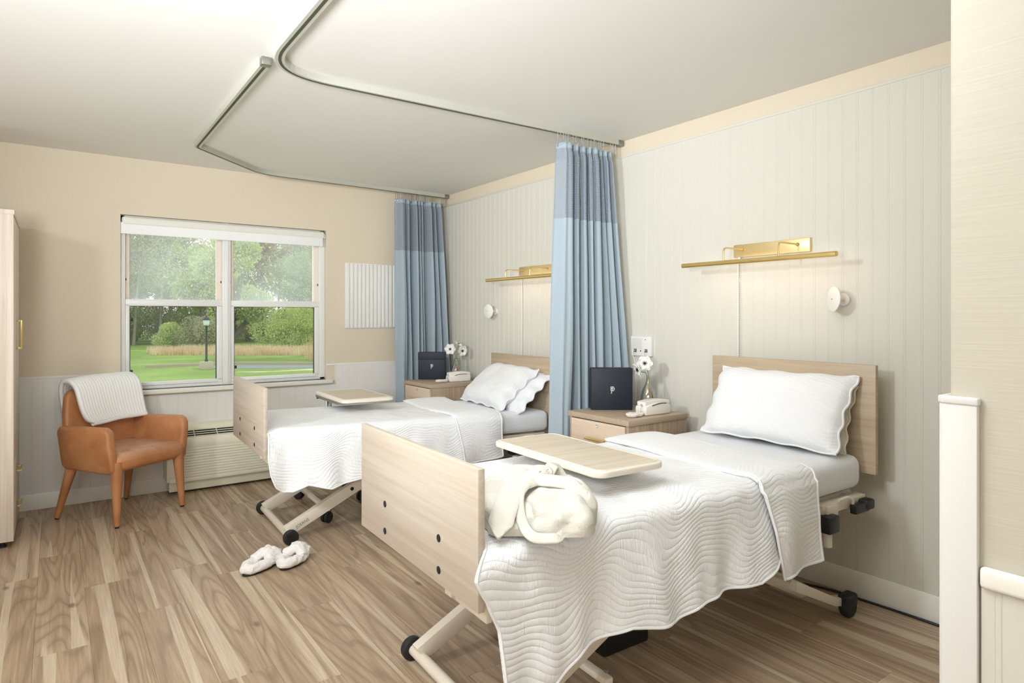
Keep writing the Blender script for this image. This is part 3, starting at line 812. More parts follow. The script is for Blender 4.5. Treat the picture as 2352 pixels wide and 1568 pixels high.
# pillows ---------------------------------------------------------------
def pillow(name, label, bedo, cx, cy, z, w, h, th, tilt, m, seed, rz=0, flange=.03, dz=0):
    t = thing(name, label, 'pillow', bedo.matrix_basis @ Vector((cx, cy, z)), bedo.rotation_euler.z+rz)
    R = Matrix.Rotation(tilt, 4, 'Y')
    def side(sg):
        def fn(a, b):
            u, v = a*2-1, b*2-1
            pin = 1-.07*(abs(v)**2)*(1-abs(u)**2)*0
            yy = u*w/2*(1-.05*math.cos(v*PI/2)*(abs(u)**6)) ; xx = v*h/2*(1-.06*math.cos(u*PI/2)*(abs(v)**6))
            inset_u = max(0, 1-abs(u)**3.2); inset_v = max(0, 1-abs(v)**3.2)
            k = (inset_u*inset_v)**.5
            n = noise.noise(Vector((u*2.2+seed, v*2.2, sg)))*.16*k+noise.noise(Vector((u*6, v*6+seed, sg)))*.05*k
            zz = sg*th*(k*(1+n)*(1 if sg > 0 else .6)+.015)
            ed = max(abs(u), abs(v))
            zz += .011*math.sin((u*5 if abs(v) > abs(u) else v*5)*2.3+seed)*(ed**8)
            p = R @ Vector((xx, yy, zz)) 
            return p
        return fn
    bm = B()
    a = grid(bm, side(1), 44, 36, lambda s, v: (s*w, v*h)); b = grid(bm, side(-1), 44, 36, lambda s, v: (s*w, v*h))
    bmesh.ops.remove_doubles(bm, verts=bm.verts, dist=.0)
    o = obj('pillow_case', bm, m, t, sharp=180)
    f = side(1); g = side(-1); ring = []
    for i in range(44): ring.append(((f(i/44, 0)+g(i/44, 0))/2))
    for i in range(36): ring.append(((f(1, i/36)+g(1, i/36))/2))
    for i in range(44): ring.append(((f(1-i/44, 1)+g(1-i/44, 1))/2))
    for i in range(36): ring.append(((f(0, 1-i/36)+g(0, 1-i/36))/2))
    bm = B(); tube(bm, ring, .0055, 6, closed=True); obj('piping', bm, m, t)
    return t
pw_m = m_quilt('white_quilted_sham', .5, srgb(236, 236, 235))
# tilt: plane's local -x is the pillow's top; rotate so that it leans toward the headboard
pillow('pillow', 'white quilted pillow propped in front on the nearer bed', bed2, 1.845, -.045, .872, .71, .365, .08, -1.08, pw_m, 1.0)
pillow('pillow', 'cream pillow mostly hidden behind the sham on the nearer bed', bed2, 1.905, -.075, .85, .62, .31, .03, -1.22, M['pillow2'], 5.0)
pillow('pillow', 'white quilted pillow slumped in front on the bed by the window', bed1, 1.78, .02, .775, .70, .41, .09, -.70, pw_m, 2.4, rz=-.10)
pillow('pillow', 'pale grey pillow showing behind the sham on the bed by the window', bed1, 1.83, -.10, .75, .66, .38, .05, -.74, M['sheet'], 7.3, rz=-.05)

# ================================================================== OVERBED TABLES
def overbed(label, x0, x1, y0, y1, ztop, cx, rz=0):
    ox, oy = (x0+x1)/2, (y0+y1)/2
    t = thing('overbed_table', label, 'table', (ox, oy, 0), rz)
    a, b = (x1-x0)/2, (y1-y0)/2
    bm = B(); prism(bm, rrect(-a, -b, a, b, .045), 'xy', ztop-.022, ztop, .005, 3); top = obj('tabletop', bm, M['table_edge'], t)
    bm = B(); prism(bm, rrect(-a+.018, -b+.018, a-.018, b-.018, .032), 'xy', ztop-.001, ztop+.0012); obj('top_inlay', bm, M['table'], top)
    bm = B()
    loop = [(p[0], p[1], ztop+.001) for p in rrect(-a+.018, -b+.018, a-.018, b-.018, .032)]
    tube(bm, loop, .002, 5, closed=True); obj('raised_lip', bm, M['table_edge'], top)
    c = cx-ox; yb = b-.02
    bm = B(); box(bm, (c-.09, -.16, ztop-.045), (c+.09, yb+.03, ztop-.022), .003); obj('support_bracket', bm, M['grey_metal'], t)
    bm = B(); box(bm, (c-.022, yb, .1), (c+.022, yb+.035, ztop-.03), .004); obj('column', bm, M['chrome'], t)
    bm = B(); box(bm, (c-.028, yb-.006, .08), (c+.028, yb+.041, .42), .004); obj('column_sleeve', bm, M['cream_metal'], t)
    bm = B(); tube(bm, smoothcurve([(c-.01, yb-.03, ztop-.036), (c-.06, yb-.03, ztop-.04), (c-.10, yb-.03, ztop-.046)], 4), .006, 8, sy=.6); obj('height_lever', bm, M['black'], t)
    bm = B()
    box(bm, (c-.23, yb-.01, .075), (c+.16, yb+.04, .105), .006)
    box(bm, (c-.23, yb-.64, .075), (c-.195, yb+.03, .10), .006); box(bm, (c+.125, yb-.30, .075), (c+.16, yb+.03, .10), .006)
    obj('base', bm, M['cream_metal'], t)
    for xx, dd in ((c-.212, .615), (c+.142, .28)):
        swivel_caster(t, xx, yb-dd, .034, .5); swivel_caster(t, xx, yb+.015, .034, 2.2)
    return t
overbed('pale wood overbed table over the bed by the window', -1.50, -1.14, -1.395, -.78, .755, -1.40, math.radians(-2))
overbed('pale wood overbed table over the nearer bed, just behind the robe', -1.565, -1.245, -3.825, -3.16, .785, -1.30, math.radians(-2.5))

# ================================================================== NIGHTSTANDS
def nightstand(label, x0, x1, y0, y1, zt=.75):
    t = thing('nightstand', label, 'nightstand', ((x0+x1)/2, (y0+y1)/2, 0)); a, b = (x1-x0)/2, (y1-y0)/2
    bm = B(); box(bm, (-a, -b, zt-.03), (a, b, zt), .002); obj('top', bm, M['nstop'], t)
    bm = B(); box(bm, (-a+.008, -b+.006, .05), (a-.004, -b+.026, zt-.03), .001); box(bm, (-a+.008, b-.026, .05), (a-.004, b-.006, zt-.03), .001)
    box(bm, (a-.02, -b+.02, .05), (a-.004, b-.02, zt-.03)); box(bm, (-a+.02, -b+.02, .05), (a-.02, b-.02, .07)); box(bm, (-a+.03, -b+.03, 0), (a-.03, b-.03, .05))
    obj('body', bm, M['nsz'], t)
    hs = [(zt-.235, zt-.036), (zt-.44, zt-.241), (.06, zt-.446)]
    for k, (z0, z1) in enumerate(hs):
        bm = B(); box(bm, (-a+.001, -b+.03, z0), (-a+.02, b-.028, z1), .001); d = obj('drawer', bm, M['nsy'], t)
        zz = z1-.095
        bm = B(); cyl(bm, (-a+.0, -.06, zz), (-a-.022, -.06, zz), .006); cyl(bm, (-a+.0, .06, zz), (-a-.022, .06, zz), .006)
        box(bm, (-a-.028, -.075, zz-.006), (-a-.018, .075, zz+.006), .003); obj('handle', bm, M['brass'], d)
        if k == 0:
            bm = B(); lathe(bm, [(.011, 0), (.010, .003), (.006, .003), (.006, .001), (.001, .001)], axis_mat((-a+.001, 0, z1-.022), (-1, 0, 0)), 16); obj('lock', bm, M['chrome'], d)
    return t
nightstand('wood-look nightstand by the corner curtain', -.58, -.10, -.855, -.365)
nightstand('wood-look nightstand between the two beds', -.59, -.115, -3.005, -2.525)

# ---- boxes with monogram
def gift_box(label, x, y, rz, w, h, d, z=.75, seam=True):
    t = thing('navy_box', label, 'box', (x, y, z), rz)
    bm = B(); box(bm, (-w/2, 0, 0), (w/2, d, h), .003, 2); obj('carton', bm, M['navy'], t)
    bm = B(); e = .0015; box(bm, (-w/2-e, -e if seam else .004, h-.065 if seam else .012), (w/2+e, d+e, h+e), .003, 2); obj('lid', bm, M['navy'], t)
    # monogram: interlaced looping letter p
    bm = B(); s = .082*h
    def st(pts, r=.055, closed=False): tube(bm, [(p[0]*s, -.0024, h*.48+p[1]*s) for p in smoothcurve([(a, b, 0) for a, b in pts], 6)], r*s, 6, closed)
    st([(.10, .95), (-.1, .98), (-.25, 1.0), (-.38, .85), (-.30, .62), (-.12, .38), (0, .05), (-.1, -.3), (-.16, -.62), (-.28, -1.0)], .07)
    st([(-.02, -1.0), (-.12, -.6), (-.16, -.35), (-.34, .05), (-.26, .42), (0, .68), (.12, .88), (.32, 1.05), (.46, .88), (.34, .62), (.16, .42)], .07)
    st([(-.12, .38), (.05, .62), (.30, .40), (.20, .12), (-.14, -.3)], .075)
    st([(.55, .82), (.70, .5), (.62, .1), (.34, -.22), (.02, -.2)], .08)
    obj('monogram', bm, M['mark'], t)
    return t
yawrot = -YAW
gift_box('navy box with silver monogram and lid seam on the corner nightstand', -.36, -.455, yawrot, .232, .235, .075)
gift_box('navy box with silver monogram on the nightstand between the beds', -.377, -2.668, yawrot-.02, .24, .243, .07, seam=False)

# ---- telephones
def telephone(label, x, y, rz, z=.751):
    t = thing('telephone', label, 'telephone', (x, y, z), rz)
    bm = B(); prism(bm, [(-.095, 0), (.095, 0), (.099, .03), (.097, .05), (.05, .062), (.0, .066), (-.05, .062), (-.097, .048), (-.099, .03)], 'xz', -.042, .042, .007, 3); obj('base', bm, M['phone'], t)
    arc = lambda x, h: h-.9*x*x
    pts = [(x_, arc(x_, .083)) for x_ in np.linspace(-.098, .102, 13)]
    lo = [(.10, .045), (.05, .05), (.0, .052), (-.05, .05), (-.094, .042)]
    bm = B(); prism(bm, pts[::-1]+lo[::-1], 'xz', -.032, .032, .008, 3); obj('handset', bm, M['phone'], t)
    bm = B(); tube(bm, smoothcurve([(-.05, -.0425, .052), (-.01, -.0425, .060), (.03, -.0425, .062), (.06, -.0425, .060)], 5), .0022, 6); obj('shadow_gap', bm, M['dark'], t)
    for zz in (.018, .055):
        bm = B(); box(bm, (-.1015, -.016, zz-.006), (-.097, -.004, zz+.006), .001); obj('jack', bm, M['chrome'], t)
    bm = B(); path = smoothcurve([(-.10, -.01, .055), (-.118, -.015, .035), (-.125, -.02, .016), (-.15, -.02, .013), (-.175, .0, .013), (-.195, .0, .013), (-.21, -.03, .013), (-.195, -.05, .013), (-.17, -.045, .013), (-.13, -.04, .012), (-.102, -.01, .018)], 20)
    pts = []; up = Vector((0, 0, 1)); n = len(path)
    for i, p in enumerate(path):
        if i < 45 or i > n-14: pts.append(p); continue
        for k in range(3):
            ph = (i*3+k)*1.05; d = (path[min(i+1, n-1)]-path[i-1]).normalized(); s = d.cross(up)
            pts.append(p+(s*math.cos(ph)+up*math.sin(ph))*.0085)
    tube(bm, pts, .0019, 5); obj('coiled_cord', bm, M['phone'], t)
    return t
telephone('white telephone with coiled cord on the corner nightstand', -.245, -.715, -.1)
telephone('white telephone with coiled cord on the nightstand between beds', -.29, -2.905, -.05)

# ---- vases and flowers
def vase(label, x, y, z=.75):
    t = thing('bud_vase', label, 'vase', (x, y, z))
    prof = [(.030, 0), (.036, .004), (.043, .03), (.045, .06), (.042, .09), (.033, .12), (.019, .15), (.0115, .17), (.0105, .185), (.012, .19)]
    bm = B(); lathe(bm, prof, None, 28, caps=False); t2 = B(); lathe(t2, [(.001, .002), (.034, .003)], None, 28, caps=False); merge(bm, t2)
    obj('bottle', bm, M['vase'], t, sharp=70); return t
def anemone(label, x, y, z0, head, face, seed, R=.042):
    """z0: foot inside the vase; head: flower centre; face: direction it looks"""
    t = thing('white_anemone', label, 'flower', (x, y, z0)); rnd = random.Random(seed)
    hd = Vector(head)-Vector((x, y, z0)); f = Vector(face).normalized()
    bm = B(); tube(bm, smoothcurve([(0, 0, 0), (hd.x*.1, hd.y*.1, .19-.0), (hd.x*.6, hd.y*.6, .19+(hd.z-.19)*.6), hd-f*.008], 6), .0022, 6); obj('stem', bm, M['stem'], t)
    base = axis_mat(hd, f)
    for ring, n, r in ((0, 6, R), (1, 5, R*.82)):
        for k in range(n):
            a = 2*PI*k/n+ring*.5+rnd.uniform(-.1, .1); bm = B(); cup = rnd.uniform(.2, .4)+ring*.2
            def fn(u, v):
                w = (v-.5)*2; ll = u*r*(1-.10*w*w+.04*math.sin(w*9))
                wid = r*.55*math.sin(PI*min(.96, u*.72+.16))
                return base @ (Matrix.Rotation(a, 4, 'Z') @ Vector((.004+ll, w*wid, ring*.002+cup*ll*ll/r*.9+.003*math.sin(w*4)-.006*(1-w*w)*u)))
            grid(bm, fn, 7, 6); o = obj('petal', bm, M['petal'], t, recalc=False); solid(o, .0008, 0)
    bm = B(); bmesh.ops.create_icosphere(bm, subdivisions=2, radius=.0085, matrix=base @ Matrix.Translation((0, 0, .005)))
    for k in range(18):
        a = k*2.399; q = base @ Vector((.0125*math.cos(a), .0125*math.sin(a), .007)); bmesh.ops.create_icosphere(bm, subdivisions=1, radius=.0017, matrix=Matrix.Translation(q))
    obj('flower_centre', bm, M['stamen'], t)
vx, vy = -.185, -2.775
vase('iridescent glass bud vase on the nightstand between beds', vx, vy)
tocam = Vector((-3.0, -5.3, 1.3))-Vector((-.18, -2.78, 1.0)); tc_ = Vector((tocam.x, tocam.y, .6)).normalized()
anemone('white anemone facing the room in the vase between beds', vx+.002, vy, .756, (vx-.018, vy+.012, 1.02), (-.75, -.7, .35), 1, .044)
anemone('side-turned white anemone drooping left in the vase between beds', vx-.003, vy+.002, .757, (vx-.05, vy+.035, .985), (-.9, .3, -.35), 2, .040)
vx, vy = -.20, -.605
vase('iridescent glass bud vase on the corner nightstand', vx, vy)
anemone('left white anemone in the corner vase', vx-.002, vy, .756, (vx-.045, vy+.025, 1.015), (-.7, -.7, .1), 3, .046)
anemone('lower right white anemone in the corner vase', vx+.002, vy, .757, (vx+.042, vy-.03, 1.0), (.0, -1, -.05), 4, .044)
anemone('uppermost white anemone in the corner vase', vx, vy+.003, .758, (vx+.02, vy-.002, 1.055), (.3, -.3, .9), 5, .044)

# ================================================================== WALL LAMPS
def picture_lamp(label, y0, y1, z, py0, py1, pz0, pz1, cordz):
    t = thing('brass_picture_lamp', label, 'lamp', (-.007, (y0+y1)/2, z)); yc = (y0+y1)/2; L = (y0-y1)/2
    bm = B(); box(bm, (-.022, py1-yc, pz0-z), (0, py0-yc, pz1-z), .003, 2); pl_ = obj('back_plate', bm, M['brass_plate'], t)
    bm = B(); cyl(bm, (-.193, -L, 0), (-.193, L, 0), .0125, 20, .002); tb = obj('lamp_tube', bm, M['brass'], t)
    bm = B(); box(bm, (-.203, -L+.03, -.0132), (-.183, L-.03, -.0118)); 
    for f in (.16, .76):
        ya = py0-.06-(py0-py1-.12)*(0 if f < .5 else 1)-yc
        zt = (pz0+pz1)/2-z+.005
        bm = B(); tube(bm, smoothcurve([(-.02, ya, zt), (-.10, ya, zt), (-.165, ya, zt), (-.186, ya, zt-.006), (-.193, ya, zt-.025), (-.193, ya, .01)], 6), .0045, 10)
        lathe(bm, [(.009, 0), (.009, .008), (.006, .014)], axis_mat((-.021, ya, zt), (-1, 0, 0)), 14); obj('arm', bm, M['brass'], t)
    bm = B(); lathe(bm, [(.004, 0), (.004, .003)], axis_mat((-.022, py0-.075-yc, zt), (-1, 0, 0)), 10); obj('screw', bm, M['brass'], t)
    yp = py0-.03-yc
    bm = B(); cyl(bm, (-.012, yp, pz0-z), (-.012, yp, pz0-z-.02), .007, 10); obj('switch', bm, M['white_plastic'], t)
    bm = B(); tube(bm, [(-.006, yp+.012, pz0-z), (-.006, yp+.012, cordz-z)], .004, 6); obj('cable_cover', bm, M['white_plastic'], t)
    bm = B(); n = int((pz0-.02-cordz)/.011)
    for k in range(n): bmesh.ops.create_icosphere(bm, subdivisions=1, radius=.0028, matrix=Matrix.Translation((-.014, yp-.004, pz0-z-.02-k*.011)))
    o = obj('pull_chain', bm, M['chrome'], t); o['kind'] = 'stuff'
    l = bpy.data.lights.new('lamp_glow', 'AREA'); l.shape = 'RECTANGLE'; l.size = .8; l.size_y = .02; l.energy = .4; l.color = (1, .74, .55)
    lo = bpy.data.objects.new('lamp_glow', l); COL.objects.link(lo); lo.parent = t; lo.location = (-.175, 0, -.012); lo.rotation_euler = (0, 0, 0)
    d = Vector((.62, 0, -.78)); q = d.to_track_quat('-Z', 'Y'); lo.rotation_euler = q.to_euler()
    return t
picture_lamp('long brass picture lamp above the nearer bed', -3.035, -3.89, 1.575, -3.242, -3.669, 1.614, 1.682, 1.0)
picture_lamp('long brass picture lamp above the bed by the window', -1.075, -1.93, 1.585, -1.285, -1.712, 1.618, 1.686, .9)

def disc_lamp(label, y, z, ysh, stemlen, nrm):
    t = thing('reading_disc', label, 'reading light', (-.006, y, z))
    bm = B(); lathe(bm, [(.001, 0), (.028, 0), (.030, .004), (.030, .008), (.026, .012), (.001, .012)], axis_mat((0, 0, 0), (-1, 0, 0)), 24); obj('wall_base', bm, M['white_plastic'], t)
    bm = B(); tube(bm, [(-.01, 0, 0), (-stemlen*.6, ysh*.5, 0), (-stemlen, ysh, 0)], .008, 10); bmesh.ops.create_uvsphere(bm, u_segments=12, v_segments=8, radius=.012, matrix=Matrix.Translation((-stemlen+.01, ysh, 0))); obj('stem', bm, M['white_plastic'], t)
    bm = B(); lathe(bm, [(.001, 0), (.048, .001), (.057, .005), (.058, .009), (.05, .013), (.001, .015)], axis_mat((-stemlen-.0, ysh, 0), nrm), 32); d = obj('disc', bm, M['white_plastic'], t)
    bm = B(); bmesh.ops.create_uvsphere(bm, u_segments=8, v_segments=6, radius=.0025, matrix=Matrix.Translation(Vector((-stemlen, ysh, 0))+Vector(nrm).normalized()*.015)); obj('sensor', bm, M['dark'], d)
disc_lamp('white round wall reading disc above the nearer bed', -3.825, 1.375, .0, .085, (-.82, .56, .06))
disc_lamp('white round wall reading disc above the bed by the window', -.93, 1.34, .0, .07, (-.93, -.12, .0))

# ---- intercom panel
t = thing('call_panel', 'white nurse call panel on the beadboard beside the curtain', 'call panel', (-.006, -2.57, 1.11))
bm = B(); box(bm, (-.022, -.085, -.062), (0, .085, .062), .004, 2); obj('panel', bm, M['white_plastic'], t)
for k in range(9):
    bm = B(); box(bm, (-.0235, -.01, .045-k*.0075), (-.0215, .072, .0475-k*.0075)); obj('speaker_slot', bm, M['groove'], t)
for yy, r in ((.045, .0), (-.0, .006), (-.045, .0)):
    bm = B()
    if r: lathe(bm, [(r*.7, 0), (r*.7, .002)], axis_mat((-.0225, yy, -.03), (-1, 0, 0)), 12); obj('button', bm, M['dark'], t)
    else:
        box(bm, (-.024, yy-.012, -.038), (-.0215, yy+.012, -.018), .001); obj('jack', bm, M['grey_metal'], t)
        bm = B(); tube(bm, smoothcurve([(-.02, yy, -.028), (-.045, yy, -.03), (-.05, yy-.005, -.06), (-.03, yy-.012, -.14), (-.03, yy-.012, -.34)], 6), .0022, 6); obj('cord', bm, M['phone'], t)
bm = B(); lathe(bm, [(.003, 0), (.003, .002)], axis_mat((-.0225, -.04, .042), (-1, 0, 0)), 10); obj('indicator', bm, M['dark'], t)

# ================================================================== ROBE
rb = thing('bathrobe', 'ivory bathrobe folded and belted on the nearer bed', 'bathrobe', (0, 0, 0), 0)
RZ = .692
def cloth_blob(cx, cy, sx, sy, h, rz, seed, amp=.10, z0=RZ, nu=48, nv=30, flat=.0):
    bm = B(); Rm = Matrix.Translation((cx, cy, z0)) @ Matrix.Rotation(rz, 4, 'Z')
    def fn(u, v):
        a = u*2*PI; ph = v*PI/2*1.0
        sq = 4.0; c, s = math.cos(a), math.sin(a); rr = (abs(c)**sq+abs(s)**sq)**(-1/sq)
        rad = rr*(math.cos(ph)**.45)
        x, y = c*rad*sx, s*rad*sy; z = h*math.sin(ph)**.75
        n = noise.noise(Vector((x*7+seed, y*7, z*9)))*1.3+noise.noise(Vector((x*18, y*18+seed, z*22)))*.6+noise.noise(Vector((x*40, y*40+seed, z*40)))*.2
        k = 1+amp*n
        side = math.sin(2*ph)
        x *= k; y *= k; z *= (1+amp*.7*n)
        bulge = 1+.05*math.sin(ph*2); return Rm @ Vector((x*bulge, y*bulge, max(0, z)))
    grid(bm, fn, nu, nv, cu=True); return bm
def ribbon(pts, w, th=.012, twist=None, nrm=Vector((0, 0, 1)), rib=True, n=10):
    bm = B(); P = smoothcurve(pts, n); N = len(P); rings = []
    for i, p in enumerate(P):
        d = (P[min(i+1, N-1)]-P[max(i-1, 0)]).normalized()
        s = d.cross(nrm)
        if s.length < .1: s = d.cross(Vector((1, .2, 0)))
        s.normalize(); up = s.cross(d)
        ww = w(i/(N-1)) if callable(w) else w
        tw = (twist or 0)*(i/(N-1)); s2 = s*math.cos(tw)+up*math.sin(tw); up2 = s2.cross(d)
        prof = [(-1, 0), (-.9, .8), (-.5, 1), (0, .85), (.5, 1), (.9, .8), (1, 0), (.9, -.8), (0, -1), (-.9, -.8)]
        rings.append([bm.verts.new(p+s2*(a*ww/2)+up2*(b*th/2)) for a, b in prof])
    K = len(rings[0])
    for a, b in zip(rings, rings[1:]):
        for k in range(K): bm.faces.new((a[k], a[(k+1) % K], b[(k+1) % K], b[k]))
    bm.faces.new(rings[0][::-1]); bm.faces.new(rings[-1]); return bm
ro = Vector((-1.838, -3.827, 0)); RX = Vector((math.cos(YAW), -math.sin(YAW), 0)); RY = Vector((math.sin(YAW), math.cos(YAW), 0))
def L3(a, b_, c): p = ro+RX*a+RY*b_; return (p.x, p.y, RZ+c)
def rob(nm, pts, w, th, tw=0, nrm=(0, -.6, .8)):
    n_ = RX*nrm[0]+RY*nrm[1]+Vector((0, 0, nrm[2]))
    obj(nm, ribbon([L3(*p) for p in pts], w, th, tw, n_), M['robe'], rb, sharp=60)
def blob(nm, a, b_, sx, sy, h, rz_, seed, amp):
    p = L3(a, b_, 0); obj(nm, cloth_blob(p[0], p[1], sx, sy, h, rz_-YAW, seed, amp), M['robe'], rb, sharp=180)
blob('folded_body', -.01, .02, .155, .19, .078, 0, 2, .14)
blob('sleeve', .045, -.06, .095, .115, .092, .15, 8, .15)
blob('sleeve', .105, .055, .048, .135, .098, .22, 15, .14)
blob('sleeve', -.115, .03, .06, .16, .088, .05, 5, .14)
blob('skirt_fold', .04, .17, .085, .07, .085, -.3, 12, .16)
rob('lapel', [(.01, .16, .085), (-.02, .08, .112), (-.055, -.02, .110), (-.085, -.10, .088), (-.105, -.165, .05), (-.115, -.205, .010)], lambda t: .070*(1-.9*max(0, t-.85)/.15), .010)
rob('lapel', [(.145, -.01, .045), (.115, -.0, .092), (.06, .01, .106), (.0, .02, .108), (-.05, .035, .106), (-.10, .07, .085)], .042, .012, .15)
rob('belt', [(-.01, -.0, .108), (-.045, -.045, .103), (-.058, -.105, .082), (-.05, -.16, .040), (-.02, -.195, .010), (.04, -.19, .004), (.06, -.17, .0)], lambda t: .030*(1-.75*max(0, t-.85)/.15), .008, .3, (-.2, -.9, .4))
rob('belt_bow', [(-.02, .04, .108), (.0, .075, .128), (.035, .085, .122), (.02, .055, .108), (-.015, .035, .104)], .034, .008, .6)
rob('belt_bow', [(.03, .13, .085), (.055, .17, .115), (.075, .19, .095), (.10, .16, .05)], .045, .010, .5)
rob('collar', [(-.14, .08, .06), (-.12, .12, .09), (-.06, .16, .10), (.0, .17, .095)], .06, .02, .3)

# ================================================================== SLIPPERS
def slipper(label, x, y, rz, L, Wd, seed):
    t = thing('slipper', label, 'slipper', (x, y, 0), rz, 'pair of slippers on the floor')
    pts = []
    for k in range(28):
        a = 2*PI*k/28; w = Wd/2*(1+.12*math.cos(a)); pts.append((L/2*math.cos(a), w*math.sin(a)))
    bm = B(); prism(bm, pts, 'xy', .0, .012, .002, 1); obj('sole', bm, M['rubber'], t)
    bm = B(); prism(bm, [(a*.93, b*.9) for a, b in pts], 'xy', .012, .018); obj('insole', bm, M['fluff_lining'], t, smooth=False)
    def fluff(path, r, closed, nm):
        bm = B(); P = smoothcurve(path, 7) if not closed else [Vector(p) for p in path]
        tube(bm, P, r, 20, closed)
        for v in bm.verts:
            n = noise.noise(v.co*38+Vector((seed, 0, 0)))*.005+noise.noise(v.co*90+Vector((seed, 3, 0)))*.003
            v.co += v.normal*0+Vector((noise.noise(v.co*45+Vector((9, seed, 1))), noise.noise(v.co*45+Vector((seed, 5, 7))), noise.noise(v.co*45+Vector((1, 1, seed)))))*.007
            v.co.z = max(.012, v.co.z+n)
        return obj(nm, bm, M['fluff'], t, sharp=180)
    fluff([(L*.43*math.cos(2*PI*k/60), Wd*.38*math.sin(2*PI*k/60)*(1+.1*math.cos(2*PI*k/60)), .030) for k in range(60)], .026, True, 'fluffy_rim')
    fluff([(L*.05, -Wd*.42, .035), (L*.15, -Wd*.2, .06), (L*.26, 0.02, .066), (L*.36, Wd*.30, .035)], .026, False, 'cross_strap')
    fluff([(L*.40, -Wd*.30, .035), (L*.28, -Wd*.1, .062), (L*.12, Wd*.12, .064), (L*.0, Wd*.42, .035)], .026, False, 'cross_strap')
    return t
slipper('left fluffy white slipper on the floor, pointing at the bed wheels', -2.15, -1.915, math.radians(36), .25, .105, 1)
slipper('right fluffy white slipper on the floor, closer to the bed wheels', -1.995, -1.945, math.radians(44), .22, .105, 5)

# ================================================================== ARMCHAIR
ch = thing('leather_armchair', 'cognac leather armchair with tapered legs under the window', 'armchair', (-2.652, -.415, 0), math.radians(33.5))
bm = B(); box(bm, (-.255, -.285, .335), (.255, .235, .455), .05, 5)
for v in bm.verts:
    if v.co.z > .42: v.co.z += .018*math.cos(v.co.x*5.5)*math.cos((v.co.y)*4)-.01
    if v.co.z < .37 and v.co.y < -.2 and abs(v.co.x) < .2: v.co.z += .02
t2 = B(); bmesh.ops.subdivide_edges(bm, edges=bm.edges[:], cuts=1, use_grid_fill=True)
obj('seat', bm, M['leather_seat'], ch, sharp=70)
for s in (-1, 1):
    xo = s*.30; xi = s*.245
    pts = [(-.27, .345), (-.265, .52), (-.262, .575), (-.245, .605), (-.21, .617), (.0, .612), (.20, .602), (.235, .57), (.225, .345), (.19, .325), (-.24, .325)]
    bm = B(); prism(bm, pts, 'yz', min(xo, xi), max(xo, xi), .018, 3)
    for v in bm.verts:
        k = (.617-v.co.z)/.3; v.co.x -= s*.035*k*k
        v.co.x -= s*.03*max(0, v.co.y/.24)**2
    obj('armrest', bm, M['leather'], ch, sharp=50)
bm = B(); pts = [(-.235, .33), (.235, .33), (.25, .50), (.235, .68), (.215, .775), (.19, .808), (.15, .82), (-.15, .82), (-.19, .808), (-.215, .775), (-.235, .68), (-.25, .50)]
prism(bm, pts, 'xz', .185, .245, .022, 4)
for v in bm.verts:
    v.co.y += .06*max(0, (v.co.z-.33)/.49)+(-.05*(abs(v.co.x)/.25)**2)
obj('backrest', bm, M['leather'], ch, sharp=60)
def leg(x0, y0, z0, x1, y1, r0, r1, nm='leg'):
    bm = B(); n = 6; P = [(x0+(x1-x0)*k/n, y0+(y1-y0)*k/n, z0+(.012-z0)*k/n) for k in range(n+1)]
    tube(bm, P, [r0+(r1-r0)*(k/n)**.8 for k in range(n+1)], 14, sx=1.0, sy=1.0); l = obj(nm, bm, M['leather'], ch, sharp=70)
    bm = B(); cyl(bm, (x1, y1, 0), (x1, y1, .012), r1*.7, 12); obj('foot_cap', bm, M['leather_dark'], l)
leg(-.225, -.245, .40, -.235, -.262, .040, .0165); leg(.218, -.245, .40, .240, -.262, .040, .0165)
leg(-.205, .17, .36, -.245, .262, .036, .0165); leg(.20, .17, .36, .235, .262, .036, .0165)

# throw over the chair back
tw = thing('knit_throw', 'white ribbed knit throw hung over the armchair back', 'throw blanket', ch.location, ch.rotation_euler.z)
pathT = smoothcurve([(0, .145, .60), (0, .152, .63), (0, .165, .69), (0, .178, .76), (0, .194, .822), (0, .22, .858), (0, .26, .870), (0, .305, .856), (0, .326, .80), (0, .318, .70), (0, .308, .60), (0, .304, .555)], 7)
NP = len(pathT)
def thr(u, v):
    i = v*(NP-1); k = int(min(NP-2, i)); f = i-k; p = pathT[k].lerp(pathT[k+1], f)
    w0 = -.165-.05*math.sin(v*PI)**.5+.04*v; w1 = .255-.03*v
    if v < .35: w0 += .05*(1-v/.35)**2; 
    x = w0+(w1-w0)*u
    c = (abs(x)/.25)**2
    n = noise.noise(Vector((x*6, v*5, 3)))
    fr = 1/(1+math.exp((v-.42)*16)); mid = math.exp(-((v-.52)/.16)**2)
    return (x, p.y-.03*c*(.4+.6*fr)+n*.006-.012*fr, p.z+.012*u*math.sin(v*PI)+n*.008-.012*c*mid+.02*u*fr)
bm = B(); grid(bm, thr, 60, 60, lambda u, v: (u*.42, v*.5)); o = obj('front_layer', bm, M['knit'], tw, recalc=False); solid(o, .028, 1)
bm = B()
tube(bm, [Vector(thr(u/40, 0))+Vector((0, -.012, .0)) for u in range(41)], .017, 10); obj('rolled_edge', bm, M['knit'], tw)

